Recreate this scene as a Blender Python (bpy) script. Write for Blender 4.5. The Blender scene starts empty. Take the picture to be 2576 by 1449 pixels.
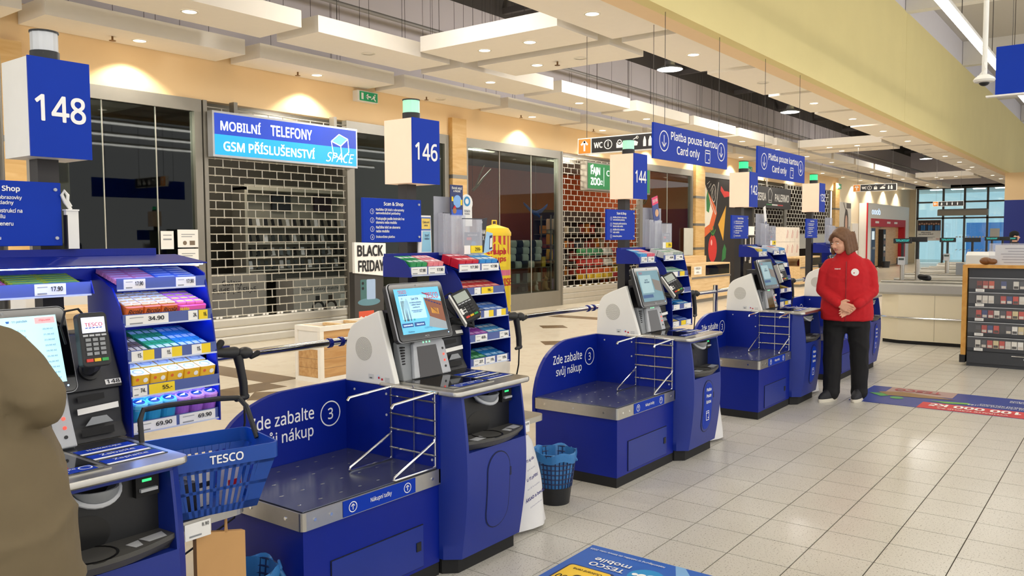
import bpy, bmesh, math, random
from mathutils import Vector, Matrix
random.seed(7)
sc = bpy.context.scene
COL = sc.collection
# ------------------------------------------------------------------ camera
YAW, PITCH, ROLL = math.radians(37.2126), math.radians(-3.5109), math.radians(-0.25685)
FPX, EYE = 2075.27, 1.5353
fw = Vector((math.cos(YAW)*math.cos(PITCH), math.sin(YAW)*math.cos(PITCH), math.sin(PITCH)))
rt = Vector((math.sin(YAW), -math.cos(YAW), 0)); up = rt.cross(fw)
r2 = rt*math.cos(ROLL)+up*math.sin(ROLL); u2 = -rt*math.sin(ROLL)+up*math.cos(ROLL)
cd = bpy.data.cameras.new('camera'); cam = bpy.data.objects.new('camera', cd); COL.objects.link(cam)
cam.matrix_world = Matrix(((r2.x,u2.x,-fw.x,0),(r2.y,u2.y,-fw.y,0),(r2.z,u2.z,-fw.z,EYE),(0,0,0,1)))
cd.sensor_fit = 'HORIZONTAL'; cd.sensor_width = 36; cd.lens = FPX/2576*36; cd.clip_start = .05; cd.clip_end = 300
sc.camera = cam
# ------------------------------------------------------------------ world, exposure
w = bpy.data.worlds.new('world'); sc.world = w; w.use_nodes = True
w.node_tree.nodes['Background'].inputs[0].default_value = (1, .985, .97, 1)
w.node_tree.nodes['Background'].inputs[1].default_value = 1.3
vs = sc.view_settings
vs.view_transform = 'Standard'; vs.look = 'None'; vs.gamma = 1; vs.use_curve_mapping = False; vs.exposure = 0.05
TUBE, DOWN, SPOTW, BAY = 11.0, 9.0, 120.0, 260.0
# ------------------------------------------------------------------ materials
def lin(h):
    if not isinstance(h, str): return tuple(h)
    h = h.lstrip('#'); o = []
    for i in (0,2,4):
        c = int(h[i:i+2],16)/255; o.append(c/12.92 if c <= .04045 else ((c+.055)/1.055)**2.4)
    return tuple(o)
MAT = {}
def mat(key, col='#888888', rough=.5, metal=0., emit=0., var=.06, scale=9., bump=0., alpha=1., spec=.5, coat=0., ecol=None, trans=0.):
    if key in MAT: return MAT[key]
    m = bpy.data.materials.new(key); m.use_nodes = True; nt = m.node_tree; b = nt.nodes['Principled BSDF']
    c = lin(col)
    tc = nt.nodes.new('ShaderNodeTexCoord'); nz = nt.nodes.new('ShaderNodeTexNoise')
    nz.inputs['Scale'].default_value = scale; nz.inputs['Detail'].default_value = 4
    nt.links.new(tc.outputs['Object'], nz.inputs['Vector'])
    mx = nt.nodes.new('ShaderNodeMix'); mx.data_type = 'RGBA'
    mx.inputs[6].default_value = (*[min(1,x*(1-var)) for x in c],1); mx.inputs[7].default_value = (*[min(1,x*(1+var)) for x in c],1)
    nt.links.new(nz.outputs['Fac'], mx.inputs[0]); nt.links.new(mx.outputs[2], b.inputs['Base Color'])
    b.inputs['Roughness'].default_value = rough; b.inputs['Metallic'].default_value = metal
    b.inputs['Specular IOR Level'].default_value = spec; b.inputs['Coat Weight'].default_value = coat
    b.inputs['Transmission Weight'].default_value = trans
    if alpha < 1: b.inputs['Alpha'].default_value = alpha
    if emit > 0:
        b.inputs['Emission Color'].default_value = (*lin(ecol or col),1); b.inputs['Emission Strength'].default_value = emit
    if bump > 0:
        bp = nt.nodes.new('ShaderNodeBump'); bp.inputs['Strength'].default_value = bump; bp.inputs['Distance'].default_value = .01
        nt.links.new(nz.outputs['Fac'], bp.inputs['Height']); nt.links.new(bp.outputs[0], b.inputs['Normal'])
    MAT[key] = m; return m
def glassmat(key, tint='#c8d2d0', gloss=.10, rough=.02, dark=.85):
    """thin pane: a fresnel mirror over a tinted see-through sheet"""
    if key in MAT: return MAT[key]
    m = bpy.data.materials.new(key); m.use_nodes = True; nt = m.node_tree; nt.nodes.remove(nt.nodes['Principled BSDF'])
    out = nt.nodes['Material Output']
    t = nt.nodes.new('ShaderNodeBsdfTransparent'); c = lin(tint); t.inputs[0].default_value = (*[x*dark for x in c],1)
    g = nt.nodes.new('ShaderNodeBsdfGlossy'); g.inputs['Roughness'].default_value = rough; g.inputs[0].default_value = (1,1,1,1)
    lw = nt.nodes.new('ShaderNodeLayerWeight'); lw.inputs[0].default_value = .5
    pw = nt.nodes.new('ShaderNodeMath'); pw.operation = 'POWER'; pw.inputs[1].default_value = 4.; nt.links.new(lw.outputs['Facing'], pw.inputs[0])
    ad = nt.nodes.new('ShaderNodeMath'); ad.operation = 'MULTIPLY_ADD'; ad.inputs[1].default_value = .5; ad.inputs[2].default_value = .02+gloss; ad.use_clamp = True
    nt.links.new(pw.outputs[0], ad.inputs[0])
    mx = nt.nodes.new('ShaderNodeMixShader'); nt.links.new(ad.outputs[0], mx.inputs[0]); nt.links.new(t.outputs[0], mx.inputs[1]); nt.links.new(g.outputs[0], mx.inputs[2])
    nt.links.new(mx.outputs[0], out.inputs[0]); MAT[key] = m; return m
def speckle(key, base, dark, rough=.3, scale=160, thr=.63, big=.05):
    if key in MAT: return MAT[key]
    m = bpy.data.materials.new(key); m.use_nodes = True; nt = m.node_tree; b = nt.nodes['Principled BSDF']
    tc = nt.nodes.new('ShaderNodeTexCoord'); gm = nt.nodes.new('ShaderNodeNewGeometry')
    n1 = nt.nodes.new('ShaderNodeTexNoise'); n1.inputs['Scale'].default_value = scale; n1.inputs['Detail'].default_value = 2
    n2 = nt.nodes.new('ShaderNodeTexNoise'); n2.inputs['Scale'].default_value = 1.3; n2.inputs['Detail'].default_value = 5
    for n in (n1,n2): nt.links.new(gm.outputs['Position'], n.inputs['Vector'])
    r = nt.nodes.new('ShaderNodeValToRGB'); r.color_ramp.elements[0].position = thr; r.color_ramp.elements[1].position = thr+.05
    nt.links.new(n1.outputs['Fac'], r.inputs[0])
    mx = nt.nodes.new('ShaderNodeMix'); mx.data_type = 'RGBA'; mx.inputs[6].default_value = (*lin(base),1); mx.inputs[7].default_value = (*lin(dark),1)
    nt.links.new(r.outputs[0], mx.inputs[0])
    m2 = nt.nodes.new('ShaderNodeMix'); m2.data_type = 'RGBA'; m2.blend_type = 'MULTIPLY'; m2.inputs[0].default_value = 1
    r2_ = nt.nodes.new('ShaderNodeValToRGB'); r2_.color_ramp.elements[0].position = .3; r2_.color_ramp.elements[1].position = .7
    r2_.color_ramp.elements[0].color = (1-big*2,1-big*2.2,1-big*2.6,1); r2_.color_ramp.elements[1].color = (1,1,1,1)
    nt.links.new(n2.outputs['Fac'], r2_.inputs[0]); nt.links.new(mx.outputs[2], m2.inputs[6]); nt.links.new(r2_.outputs[0], m2.inputs[7])
    nt.links.new(m2.outputs[2], b.inputs['Base Color']); b.inputs['Roughness'].default_value = rough
    MAT[key] = m; return m
def woodmat(key, c1, c2, rough=.45, sx=2., sz=22.):
    if key in MAT: return MAT[key]
    m = bpy.data.materials.new(key); m.use_nodes = True; nt = m.node_tree; b = nt.nodes['Principled BSDF']
    tc = nt.nodes.new('ShaderNodeTexCoord'); mp = nt.nodes.new('ShaderNodeMapping'); mp.inputs['Scale'].default_value = (sx, sz, sz)
    n = nt.nodes.new('ShaderNodeTexNoise'); n.inputs['Scale'].default_value = 1.; n.inputs['Detail'].default_value = 6; n.inputs['Distortion'].default_value = .6
    nt.links.new(tc.outputs['Object'], mp.inputs[0]); nt.links.new(mp.outputs[0], n.inputs['Vector'])
    r = nt.nodes.new('ShaderNodeValToRGB'); r.color_ramp.elements[0].color = (*lin(c1),1); r.color_ramp.elements[1].color = (*lin(c2),1)
    r.color_ramp.elements[0].position = .35; r.color_ramp.elements[1].position = .65
    nt.links.new(n.outputs['Fac'], r.inputs[0]); nt.links.new(r.outputs[0], b.inputs['Base Color']); b.inputs['Roughness'].default_value = rough
    MAT[key] = m; return m
BLUE = mat('blue_laminate', '#021d86', .4, var=.05, spec=.3)
BLUET = mat('blue_tower_paint', '#0f2a86', .42, var=.08, scale=4, spec=.5)
SIGN = mat('sign_blue', '#0033a8', .5, var=.03, spec=.2)
NAVY = mat('navy_plastic', '#14237e', .4)
WHITE = mat('white_print', '#f4f4f2', .5, var=.02)
OFFW = mat('white_paint', '#e9e8e2', .45, var=.03)
STEEL = mat('brushed_steel', '#b9b6ae', .3, .9, var=.08, scale=30)
TRAY = mat('polished_tray_steel', '#8990a4', .2, .85, var=.06)
CHROME = mat('chrome', '#d8d8d6', .12, 1.)
BLACK = mat('black_plastic', '#17181a', .45)
DARK = mat('charcoal_plastic', '#2b2c2f', .5)
GREY = mat('grey_plastic', '#8d9194', .45)
LGREY = mat('light_grey_plastic', '#b9bcc0', .45)
PAPER = mat('paper_white', '#f0efea', .6, var=.02)
INK = mat('ink_black', '#15151a', .6)
YEL = mat('price_yellow', '#f2d21c', .5)
RED = mat('red_print', '#c41424', .5)
CREAM = mat('ceiling_cream', '#f6efe2', .8, var=.02)
WALLP = mat('wall_apricot', '#f0d09e', .8, var=.02, scale=2)
YELW = mat('bulkhead_yellow', '#e3d597', .75, var=.04, scale=1.5, bump=.02)
ALU = mat('shopfront_aluminium', '#8a867c', .4, .55, var=.05)
GALV = mat('shutter_galvanised', '#c9c6bb', .42, .55)
PINE = woodmat('pine_wood', '#d6b27c', '#e6c898')
OAK = woodmat('beech_veneer', '#d3a763', '#e0bb7c', sz=14)
DEEP = mat('shop_dark_grey', '#8a8272', .8, var=.08, scale=2)
CARD = mat('kraft_paper', '#c79a62', .75, var=.06)
RUBB = mat('rubber_black', '#0f0f10', .7)
PANE = glassmat('shop_glass', gloss=.0, dark=.9)
ACRYL = mat('clear_acrylic', '#dfe2ec', .15, alpha=.28, var=.02)
def colmat(h, rough=.45, **k): return mat('c_'+h.lstrip('#')+f'_{rough}', h, rough, **k)
def emitmat(h, s): return mat(f'e_{h.lstrip("#")}_{s}', h, .5, emit=s)
# ------------------------------------------------------------------ mesh helpers
def rrect(x0,x1,y0,y1,r,n=4):
    o = []
    for cx,cy,a in ((x1-r,y1-r,0),(x0+r,y1-r,90),(x0+r,y0+r,180),(x1-r,y0+r,270)):
        for k in range(n+1):
            t = math.radians(a+90*k/n); o.append((cx+r*math.cos(t), cy+r*math.sin(t)))
    return o
def circ(cx,cy,r,n=16,ry=None): return [(cx+r*math.cos(2*math.pi*k/n), cy+(ry or r)*math.sin(2*math.pi*k/n)) for k in range(n)]
class MB:
    def __init__(s): s.v=[]; s.f=[]
    def add(s,vs,fs):
        o=len(s.v); s.v+= [tuple(v) for v in vs]; s.f+=[tuple(i+o for i in f) for f in fs]; return s
    def box(s,x0,x1,y0,y1,z0,z1):
        return s.add([(x,y,z) for z in (z0,z1) for y in (y0,y1) for x in (x0,x1)],[(0,2,3,1),(4,5,7,6),(0,1,5,4),(2,6,7,3),(0,4,6,2),(1,3,7,5)])
    def prism(s,pts,plane,a,b):
        n=len(pts)
        if plane=='xy': V=[(p,q,c) for c in (a,b) for p,q in pts]
        elif plane=='xz': V=[(p,c,q) for c in (a,b) for p,q in pts]
        else: V=[(c,p,q) for c in (a,b) for p,q in pts]
        return s.add(V,[tuple(range(n))[::-1],tuple(range(n,2*n))]+[(i,(i+1)%n,n+(i+1)%n,n+i) for i in range(n)])
    def loft(s,rings,cap=True):
        n=len(rings[0]); o=[p for r in rings for p in r]
        F=[(k*n+i,k*n+(i+1)%n,(k+1)*n+(i+1)%n,(k+1)*n+i) for k in range(len(rings)-1) for i in range(n)]
        if cap: F+=[tuple(range(n))[::-1],tuple(range((len(rings)-1)*n,len(rings)*n))]
        return s.add(o,F)
    def cyl(s,p0,p1,r0,r1=None,n=12,cap=True):
        p0,p1=Vector(p0),Vector(p1); r1=r0 if r1 is None else r1; d=(p1-p0).normalized()
        a=d.orthogonal().normalized(); b=d.cross(a)
        return s.loft([[p+(a*math.cos(2*math.pi*k/n)+b*math.sin(2*math.pi*k/n))*r for k in range(n)] for p,r in ((p0,r0),(p1,r1))],cap)
    def tube(s,path,r,n=6,closed=False):
        P=[Vector(p) for p in path]; rings=[]; a=None
        for i,p in enumerate(P):
            d=((P[min(i+1,len(P)-1)]-P[max(i-1,0)])).normalized()
            a=d.orthogonal().normalized() if a is None else (a-d*a.dot(d)).normalized(); b=d.cross(a)
            rr=r[i] if isinstance(r,(list,tuple)) else r
            rings.append([p+(a*math.cos(2*math.pi*k/n)+b*math.sin(2*math.pi*k/n))*rr for k in range(n)])
        return s.loft(rings)
    def lathe(s,prof,c=(0,0,0),n=24,axis='z'):
        rings=[]
        for r,z in prof:
            ring=[]
            for k in range(n):
                t=2*math.pi*k/n; u,v=max(r,1e-4)*math.cos(t),max(r,1e-4)*math.sin(t)
                ring.append((c[0]+u,c[1]+v,c[2]+z) if axis=='z' else ((c[0]+u,c[1]+z,c[2]+v) if axis=='y' else (c[0]+z,c[1]+u,c[2]+v)))
            rings.append(ring)
        return s.loft(rings)
    def ell(s,c,r,n=14,m=9):
        rx,ry,rz=r if isinstance(r,(tuple,list)) else (r,r,r); rings=[]
        for j in range(m+1):
            t=-math.pi/2+math.pi*(j+.02 if j==0 else j-.02 if j==m else j)/m
            rings.append([(c[0]+rx*math.cos(t)*math.cos(2*math.pi*k/n),c[1]+ry*math.cos(t)*math.sin(2*math.pi*k/n),c[2]+rz*math.sin(t)) for k in range(n)])
        return s.loft(rings)
    def cap(s,p0,p1,r0,r1,n=12):
        """tapered capsule"""
        p0,p1=Vector(p0),Vector(p1); d=(p1-p0); L=d.length; d=d/L if L>1e-6 else Vector((0,0,1))
        a=d.orthogonal().normalized(); b=d.cross(a); st=[]
        for k in range(5):
            t=math.pi/2*(1-k/4); st.append((-r0*math.sin(t),max(r0*math.cos(t),1e-3)))
        for k in range(5):
            t=math.pi/2*(k/4); st.append((L+r1*math.sin(t),max(r1*math.cos(t),1e-3)))
        return s.loft([[p0+d*h+(a*math.cos(2*math.pi*k/n)+b*math.sin(2*math.pi*k/n))*r for k in range(n)] for h,r in st])
    def xf(s,M):
        s.v=[tuple(M@Vector(v)) for v in s.v]; return s
    def mesh(s,name,m,smooth=False,ang=35):
        me=bpy.data.meshes.new(name); me.from_pydata(s.v,[],s.f)
        bm=bmesh.new(); bm.from_mesh(me); bmesh.ops.recalc_face_normals(bm,faces=bm.faces); bm.to_mesh(me); bm.free()
        if m: me.materials.append(m)
        if smooth: me.shade_smooth(); me.set_sharp_from_angle(angle=math.radians(ang))
        return me
    def build(s,name,m,parent=None,smooth=False,bevel=0,loc=None):
        o=bpy.data.objects.new(name,s.mesh(name,m,smooth)); COL.objects.link(o)
        if parent: o.parent=parent
        if loc: o.location=loc
        if bevel:
            b=o.modifiers.new('bevel','BEVEL'); b.width=bevel; b.segments=2; b.limit_method='ANGLE'; b.angle_limit=math.radians(50)
        return o
def obj(name,me,parent=None,loc=(0,0,0),rz=0):
    o=bpy.data.objects.new(name,me); COL.objects.link(o); o.location=loc; o.rotation_euler=(0,0,rz)
    if parent: o.parent=parent
    return o
def tag(o,label,cat,group=None):
    o['label']=label; o['category']=cat
    if group: o['group']=group
    return o
def thing(name,label,cat,loc=(0,0,0),group=None,rz=0):
    o=bpy.data.objects.new(name,None); COL.objects.link(o); o.location=loc; o.rotation_euler=(0,0,rz); o.empty_display_size=.1
    return tag(o,label,cat,group)
def struct(o): o['kind']='structure'; return o
def stuff(o): o['kind']='stuff'; return o
def box(name,m,parent,*b,bevel=0): return MB().box(*b).build(name,m,parent,bevel=bevel)
AX={'-y':(Vector((1,0,0)),Vector((0,0,1))),'-x':(Vector((0,-1,0)),Vector((0,0,1))),'+y':(Vector((-1,0,0)),Vector((0,0,1))),
    'up':(Vector((1,0,0)),Vector((0,1,0))),'upr':(Vector((-1,0,0)),Vector((0,-1,0))),'+x':(Vector((0,1,0)),Vector((0,0,1)))}
TXT={}
FONT=None
try:
    import os
    FONT=bpy.data.fonts.load(os.path.join(bpy.utils.system_resource('DATAFILES'),'fonts','NotoSansHebrew-Regular.woff2'))   # one of Blender's own interface fonts
except Exception: FONT=None
def textmesh(s,bold=0.,shear=0.,left=False):
    k=(s,bold,shear,left)
    if k in TXT: return TXT[k]
    c=bpy.data.curves.new('t','FONT'); c.body=s; c.size=1; c.align_x='LEFT' if left else 'CENTER'; c.align_y='CENTER'; c.offset=0; c.shear=shear; c.resolution_u=3; c.space_line=.9
    if FONT: c.font=FONT
    o=bpy.data.objects.new('t',c); me=bpy.data.meshes.new_from_object(o)
    V=[tuple(v.co) for v in me.vertices]; F=[tuple(p.vertices) for p in me.polygons]
    if bold>.004:   # heavier weight: overlapping shifted copies of the same flat glyphs
        lay=0; V0,F0=list(V),list(F)
        for dx,dy in ((1,0),(-1,0),(0,1),(0,-1),(.7,.7),(-.7,.7),(.7,-.7),(-.7,-.7)) if bold>.015 else ((1,0),(-1,0),(0,1),(0,-1)):
            o_=len(V); lay+=1; V+=[(v[0]+dx*bold,v[1]+dy*bold,lay) for v in V0]; F+=[tuple(i+o_ for i in f) for f in F0]
    bpy.data.objects.remove(o); bpy.data.curves.remove(c); bpy.data.meshes.remove(me)
    xs=[v[0] for v in V] or [0,1]; ys=[v[1] for v in V] or [0,1]
    x0,x1,y0,y1=min(xs),max(xs),min(ys),max(ys)
    TXT[k]=([((v[0]-(x0+x1)/2)/(x1-x0),(v[1]-(y0+y1)/2)/(y1-y0),v[2]) for v in V],F,(x1-x0)/(y1-y0)); return TXT[k]
def text(s,parent,c,w,h,ax,m,name='lettering',bold=0.01,shear=0.,lift=.0012,left=False):
    """print s in the box w x h centred on c (parent space); h or w may be None"""
    V,F,asp=textmesh(s,bold,shear,left)
    if h is None: h=w/asp
    if w is None: w=h*asp
    R,U=AX[ax] if isinstance(ax,str) else ax
    N=R.cross(U); c=Vector(c)+N*lift
    me=bpy.data.meshes.new(name); me.from_pydata([tuple(c+R*(x*w)+U*(y*h)+N*(l*.00012)) for x,y,l in V],[],F); me.materials.append(m)
    o=bpy.data.objects.new(name,me); COL.objects.link(o)
    if parent: o.parent=parent
    return o
def decal(parent,polys,c,ax,m,name='print',lift=.001):
    """flat print: list of 2-D polygons round c in the plane ax"""
    R,U=AX[ax] if isinstance(ax,str) else ax
    N=R.cross(U); c=Vector(c)+N*lift; b=MB()
    for P in polys: b.add([tuple(c+R*p+U*q) for p,q in P],[tuple(range(len(P)))])
    me=bpy.data.meshes.new(name); me.from_pydata(b.v,[],b.f); me.materials.append(m)
    o=bpy.data.objects.new(name,me); COL.objects.link(o)
    if parent: o.parent=parent
    return o
def ringpoly(cx,cy,r,t,n=28,ry=None):
    ry=ry or r; A=circ(cx,cy,r,n,ry); B=circ(cx,cy,r-t,n,ry-t); return [[A[i],A[(i+1)%n],B[(i+1)%n],B[i]] for i in range(n)]
def rectp(x0,x1,y0,y1): return [(x0,y0),(x1,y0),(x1,y1),(x0,y1)]
def linepoly(p,q,t):
    d=Vector((q[0]-p[0],q[1]-p[1])).normalized(); n=Vector((-d.y,d.x))*t/2
    return [(p[0]+n.x,p[1]+n.y),(p[0]-n.x,p[1]-n.y),(q[0]-n.x,q[1]-n.y),(q[0]+n.x,q[1]+n.y)]
def arrow(cx,cy,L,ang,t):
    """arrow glyph polygons pointing to ang (degrees)"""
    a=math.radians(ang); d=(math.cos(a),math.sin(a)); n=(-d[1],d[0]); tip=(cx+d[0]*L/2,cy+d[1]*L/2); tl=(cx-d[0]*L/2,cy-d[1]*L/2); h=L*.38
    return [linepoly(tl,tip,t)]+[linepoly((tip[0]-d[0]*h+k*n[0]*h,tip[1]-d[1]*h+k*n[1]*h),(tip[0],tip[1]),t) for k in (1,-1)]
def wrinkle(o,amp,sc,sub=0):
    """cloth folds: push the skin in and out along its normals"""
    from mathutils import noise
    me=o.data; ns=[v.normal.copy() for v in me.vertices]
    for v,n in zip(me.vertices,ns):
        p=Vector((v.co.x*sc[0],v.co.y*sc[1],v.co.z*sc[2])); w_=noise.noise(p)+.5*noise.noise(p*2.1+Vector((3,1,7)))
        r=1-abs(noise.noise(p*.8+Vector((9,4,2))))*2.2
        v.co+=n*amp*(w_*.7+max(0,r)**3*.9-.3)
    me.update()
def evalmesh(b,name,m,voxel=.012,smooth=3,parent=None):
    """weld overlapping closed volumes into one skin"""
    me=b.mesh(name,None); o=bpy.data.objects.new(name,me); COL.objects.link(o)
    r=o.modifiers.new('r','REMESH'); r.mode='VOXEL'; r.voxel_size=voxel
    if smooth: s=o.modifiers.new('s','SMOOTH'); s.factor=.5; s.iterations=smooth
    dg=bpy.context.evaluated_depsgraph_get(); dg.update(); n=bpy.data.meshes.new_from_object(o.evaluated_get(dg))
    bpy.data.objects.remove(o); n.name=name; n.materials.clear(); n.materials.append(m); n.shade_smooth()
    q=bpy.data.objects.new(name,n); COL.objects.link(q)
    if parent: q.parent=parent
    return q
# ================================================================== SETTING
YW, ZC = 10.4, 4.015
TILE = .30; TX0, TY0 = 5.2521 % .3, 2.4460 % .3
TILEM = speckle('terrazzo_tile', '#cbc8bf', '#7d776a', .28, 120, .615)
floor = struct(MB().box(-7,60,-9,3.35,-.12,-.0035).build('floor', mat('tile_grout', '#463c30', .8)))
tm = MB().box(.0028,TILE-.0028,.0028,TILE-.0028,-.0034,0).mesh('tile', TILEM)
def to_px(x,y,z):
    d=Vector((x,y,z-EYE)); k=d.dot(fw)
    return (1288+FPX*d.dot(r2)/k, 724.5-FPX*d.dot(u2)/k, k) if k>.1 else (0,0,-1)
cells=[]
for i in range(-10,60):
    for j in range(-30,12):
        x,y=TX0+i*TILE,TY0+j*TILE
        if y+TILE>3.35: continue
        u,v,k=to_px(x+.15,y+.15,0)
        vis = k>0 and -150<u<2730 and v<1600
        blocked = y>2.5 and x<11
        cells.append((0 if vis and not blocked else 1, k if k>0 else 99, x, y))
cells.sort()
big=[c for c in cells[:300]]
for _,_,x,y in big: obj('tile', tm, floor, (x,y,0))
rest=MB()
for _,_,x,y in cells[300:]: rest.box(x+.0028,x+TILE-.0028,y+.0028,y+TILE-.0028,-.0034,0)
for i in range(60,180):
    for j in range(-6,11):
        x,y=TX0+i*TILE,TY0+j*TILE
        if y+TILE<3.35: rest.box(x+.0028,x+TILE-.0028,y+.0028,y+TILE-.0028,-.0034,0)
stuff(rest.build('tile', TILEM, floor))
MALL = speckle('mall_stone', '#dad0bc', '#d6cbb6', .22, 6, .55, .04)
mall = struct(MB().box(-7,60,3.35,17.5,-.12,0).build('floor_mall', MALL))
BRN = speckle('mall_stone_brown', '#7c6548', '#6b563c', .25, 8, .5, .05)
dm = MB().prism([(0,-.3),(.3,0),(0,.3),(-.3,0)],'xy',0,.0015).mesh('diamond_tile', BRN)
for x,y in ((4.95,6.7),(11.66,7.97),(8.2,5.4),(6.45,4.3),(9.9,6.7),(13.4,6.7),(15.2,5.4),(17.2,6.9),(21,6.7)): obj('diamond_tile', dm, mall, (x,y,0))
bm_=MB()
for x0,x1,y0,y1 in ((5.35,5.75,7.3,9.4),(4.3,5.35,7.0,7.4),(8.6,9.0,7.3,9.4),(13.1,13.5,7.6,9.2),(7.2,9.0,9.4,9.7),(4.2,5.75,9.2,9.5)): bm_.box(x0,x1,y0,y1,0,.0012)
bm_.build('stone_band', BRN, mall)
# ---- upper shop wall (fascia) and everything at YW
fz = 3.45
struct(MB().box(-6,37.0,YW,YW+.15,fz,ZC+.25).build('wall_back', WALLP))
LIL = mat('upper_wall_lilac_grey', '#d6cfd3', .85, var=.02, scale=1)
struct(MB().box(-6,52,YW+.02,YW+.2,ZC+.25,5.97).build('wall_upper', LIL))
struct(MB().box(-6,52,YW+.03,YW+.2,5.97,6.95).build('wall_clerestory', mat('roof_deck_dark','#4c4744',.9)))
struct(MB().box(37.0,51.2,YW,YW+.2,0,ZC+.25).build('wall_end_left', mat('wall_cream','#efe0c0',.8,var=.02)))
roof = struct(MB().box(-7,52,4.3,11,6.9,7.0).build('ceiling_roof_deck', mat('roof_deck_dark','#4c4744',.9)))
for k in range(13):
    x=1.5+k*4; b=MB()
    b.box(x-.05,x+.05,4.4,10.6,6.05,6.17); b.box(x-.05,x+.05,4.4,10.6,6.75,6.88)
    for q in range(8):
        y=4.5+q*.76; b.cyl((x,y,6.12),(x,y+.38,6.8),.03,n=6); b.cyl((x,y+.38,6.8),(x,y+.76,6.12),.03,n=6)
    b.build('roof_truss', mat('truss_grey','#5d5856',.7), roof)
# ---- suspended ceiling panels
EDGE = mat('panel_edge_white','#e6e2de',.8,var=.02)
def panel(x0,x1,y0,y1):
    p=MB().box(x0,x1,y0,y1,ZC,ZC+.2).build('ceiling_panel', CREAM, ceil_)
    return p
ceil_ = struct(MB().box(-6,51,4.30,4.55,ZC-.02,ZC+.12).build('ceiling', mat('soffit_apricot','#f0d4ac',.8,var=.02)))
DSK = emitmat('#fff3dc', DOWN); DTR = mat('lamp_trim','#e9e4d6',.4); DOFF = mat('lamp_reflector_off','#6e675c',.25,.7)
d_on = MB().lathe([(.0,0),(.075,0),(.075,.006)],n=20).mesh('diffuser', DSK)
d_of = MB().lathe([(.0,.03),(.075,.012),(.075,.018)],n=20).mesh('diffuser', DOFF)
d_tr = MB().add([(r*math.cos(2*math.pi*k/24),r*math.sin(2*math.pi*k/24),z) for r,z in ((.076,-.004),(.095,-.004),(.095,.003)) for k in range(24)],
               [(j*24+k,j*24+(k+1)%24,(j+1)*24+(k+1)%24,(j+1)*24+k) for j in range(2) for k in range(24)]).mesh('trim', DTR)
nspot=0
def downlight(x,y,on,row,power=1.,ang=118):
    t=thing('downlight', ('lit round recessed downlight in the ' if on else 'unlit round recessed downlight in the ')+row, 'downlight', (x,y,ZC-.004), ('lit' if on else 'unlit')+' downlights in the '+row)
    obj('trim', d_tr, t); obj('diffuser', d_on if on else d_of, t)
    if on and power>0:
        l=bpy.data.lights.new('spot','SPOT'); l.energy=SPOTW*power; l.color=(1,.90,.77); l.spot_size=math.radians(ang); l.spot_blend=.35; l.shadow_soft_size=.06
        o=bpy.data.objects.new('lamp',l); COL.objects.link(o); o.parent=t; o.location=(0,0,-.012)
def sprinkler(x,y):
    b=MB().cyl((0,0,0),(0,0,-.05),.012,n=8); b.cyl((0,0,-.05),(0,0,-.056),.04,n=10)
    o=b.build('sprinkler_head', mat('brass_dull','#7a5a34',.4,.7)); o.location=(x,y,ZC); tag(o,'small brass sprinkler head under a suspended ceiling panel','sprinkler','sprinkler heads')
for k in range(-1,16):
    x=4.28+2.8*k; panel(x,x+2.56,9.70,10.39)
    downlight(5.55+2.8*k,10.05,k!=2,'wall row of ceiling panels',1.0 if k<12 else 1.6)
    if k<6: sprinkler(5.23+2.8*k,10.1)
for k in range(-2,16):
    x=6.64+2.63*k; panel(x,x+2.38,7.95,8.75)
    downlight(x+1.18,8.35,k not in (0,4,9),'middle row of ceiling panels', 1 if k<10 else 0)
for k in range(-2,17):
    x=6.77+2.62*k; panel(x,x+2.38,4.56,5.35)
    downlight(x+1.22,4.93,k not in (2,7,11),'ceiling strip beside the yellow bulkhead', 1 if k<9 else 0)
for base in (8.18,23.5,38.8):
    for q,x in enumerate((base,base+1.2)):
        panel(x,x+.92,5.53,7.73)
        downlight(x+.46,7.0,True,'cross panels of the ceiling',.8); downlight(x+.46,6.26,q==0,'cross panels of the ceiling',.8)
sprinkler(9.83,6.64)
WIRE=mat('wire_dark','#4a4644',.5,.5)
wb=MB()
for k in range(150):
    x=random.uniform(4,34); y=random.choice([8.0,8.35,8.7,5.4,9.75,10.2]); wb.cyl((x,y,ZC+.2),(x+random.uniform(-.02,.02),y,6.5),.003,n=4)
for x in (8.3,9.0,9.5,10.2,23.7,24.3,24.8,25.3):
    for y in (5.7,6.6,7.5): wb.cyl((x,y,ZC+.2),(x,y,6.5),.0035,n=4)
stuff(wb.build('suspension_wire', WIRE, ceil_))
# upper service pipes under the roof
for nm,y,z in (('pipe',9.4,4.95),('pipe',6.2,5.3)):
    MB().cyl((4,y,z),(50,y,z),.035,n=8).build(nm, mat('pipe_grey','#8b8783',.5), roof)
# ---- high-bay lamps
for i,(x,y) in enumerate(((.7,6.47),(6.85,6.47),(13.0,6.47),(19.15,6.49),(33.9,6.41))):
    t=thing('high_bay_lamp','round silver high-bay lamp hanging in the open ceiling bay','lamp',(x,y,4.38),'high-bay lamps in the ceiling bays')
    MB().lathe([(.0,.15),(.07,.15),(.09,.07),(.20,.03),(.22,0),(.20,-.008),(.19,.0)],n=24).build('reflector', mat('lamp_aluminium','#b9bcbf',.3,.8), t, True)
    MB().lathe([(.0,-.006),(.185,-.004),(.185,.004)],n=24).build('diffuser', emitmat('#fff2d8', 22.0), t)
    MB().cyl((0,0,.15),(0,0,1.6),.01,n=6).cyl((.1,0,.1),(.16,.02,.0),.012,n=6).build('hanger', WIRE, t)
    l=bpy.data.lights.new('bay','POINT'); l.energy=BAY*.85 if i>1 else BAY*.3; l.color=(1,.96,.93); l.shadow_soft_size=.12
    o=bpy.data.objects.new('lamp',l); COL.objects.link(o); o.parent=t; o.location=(0,0,-.15)
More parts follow.
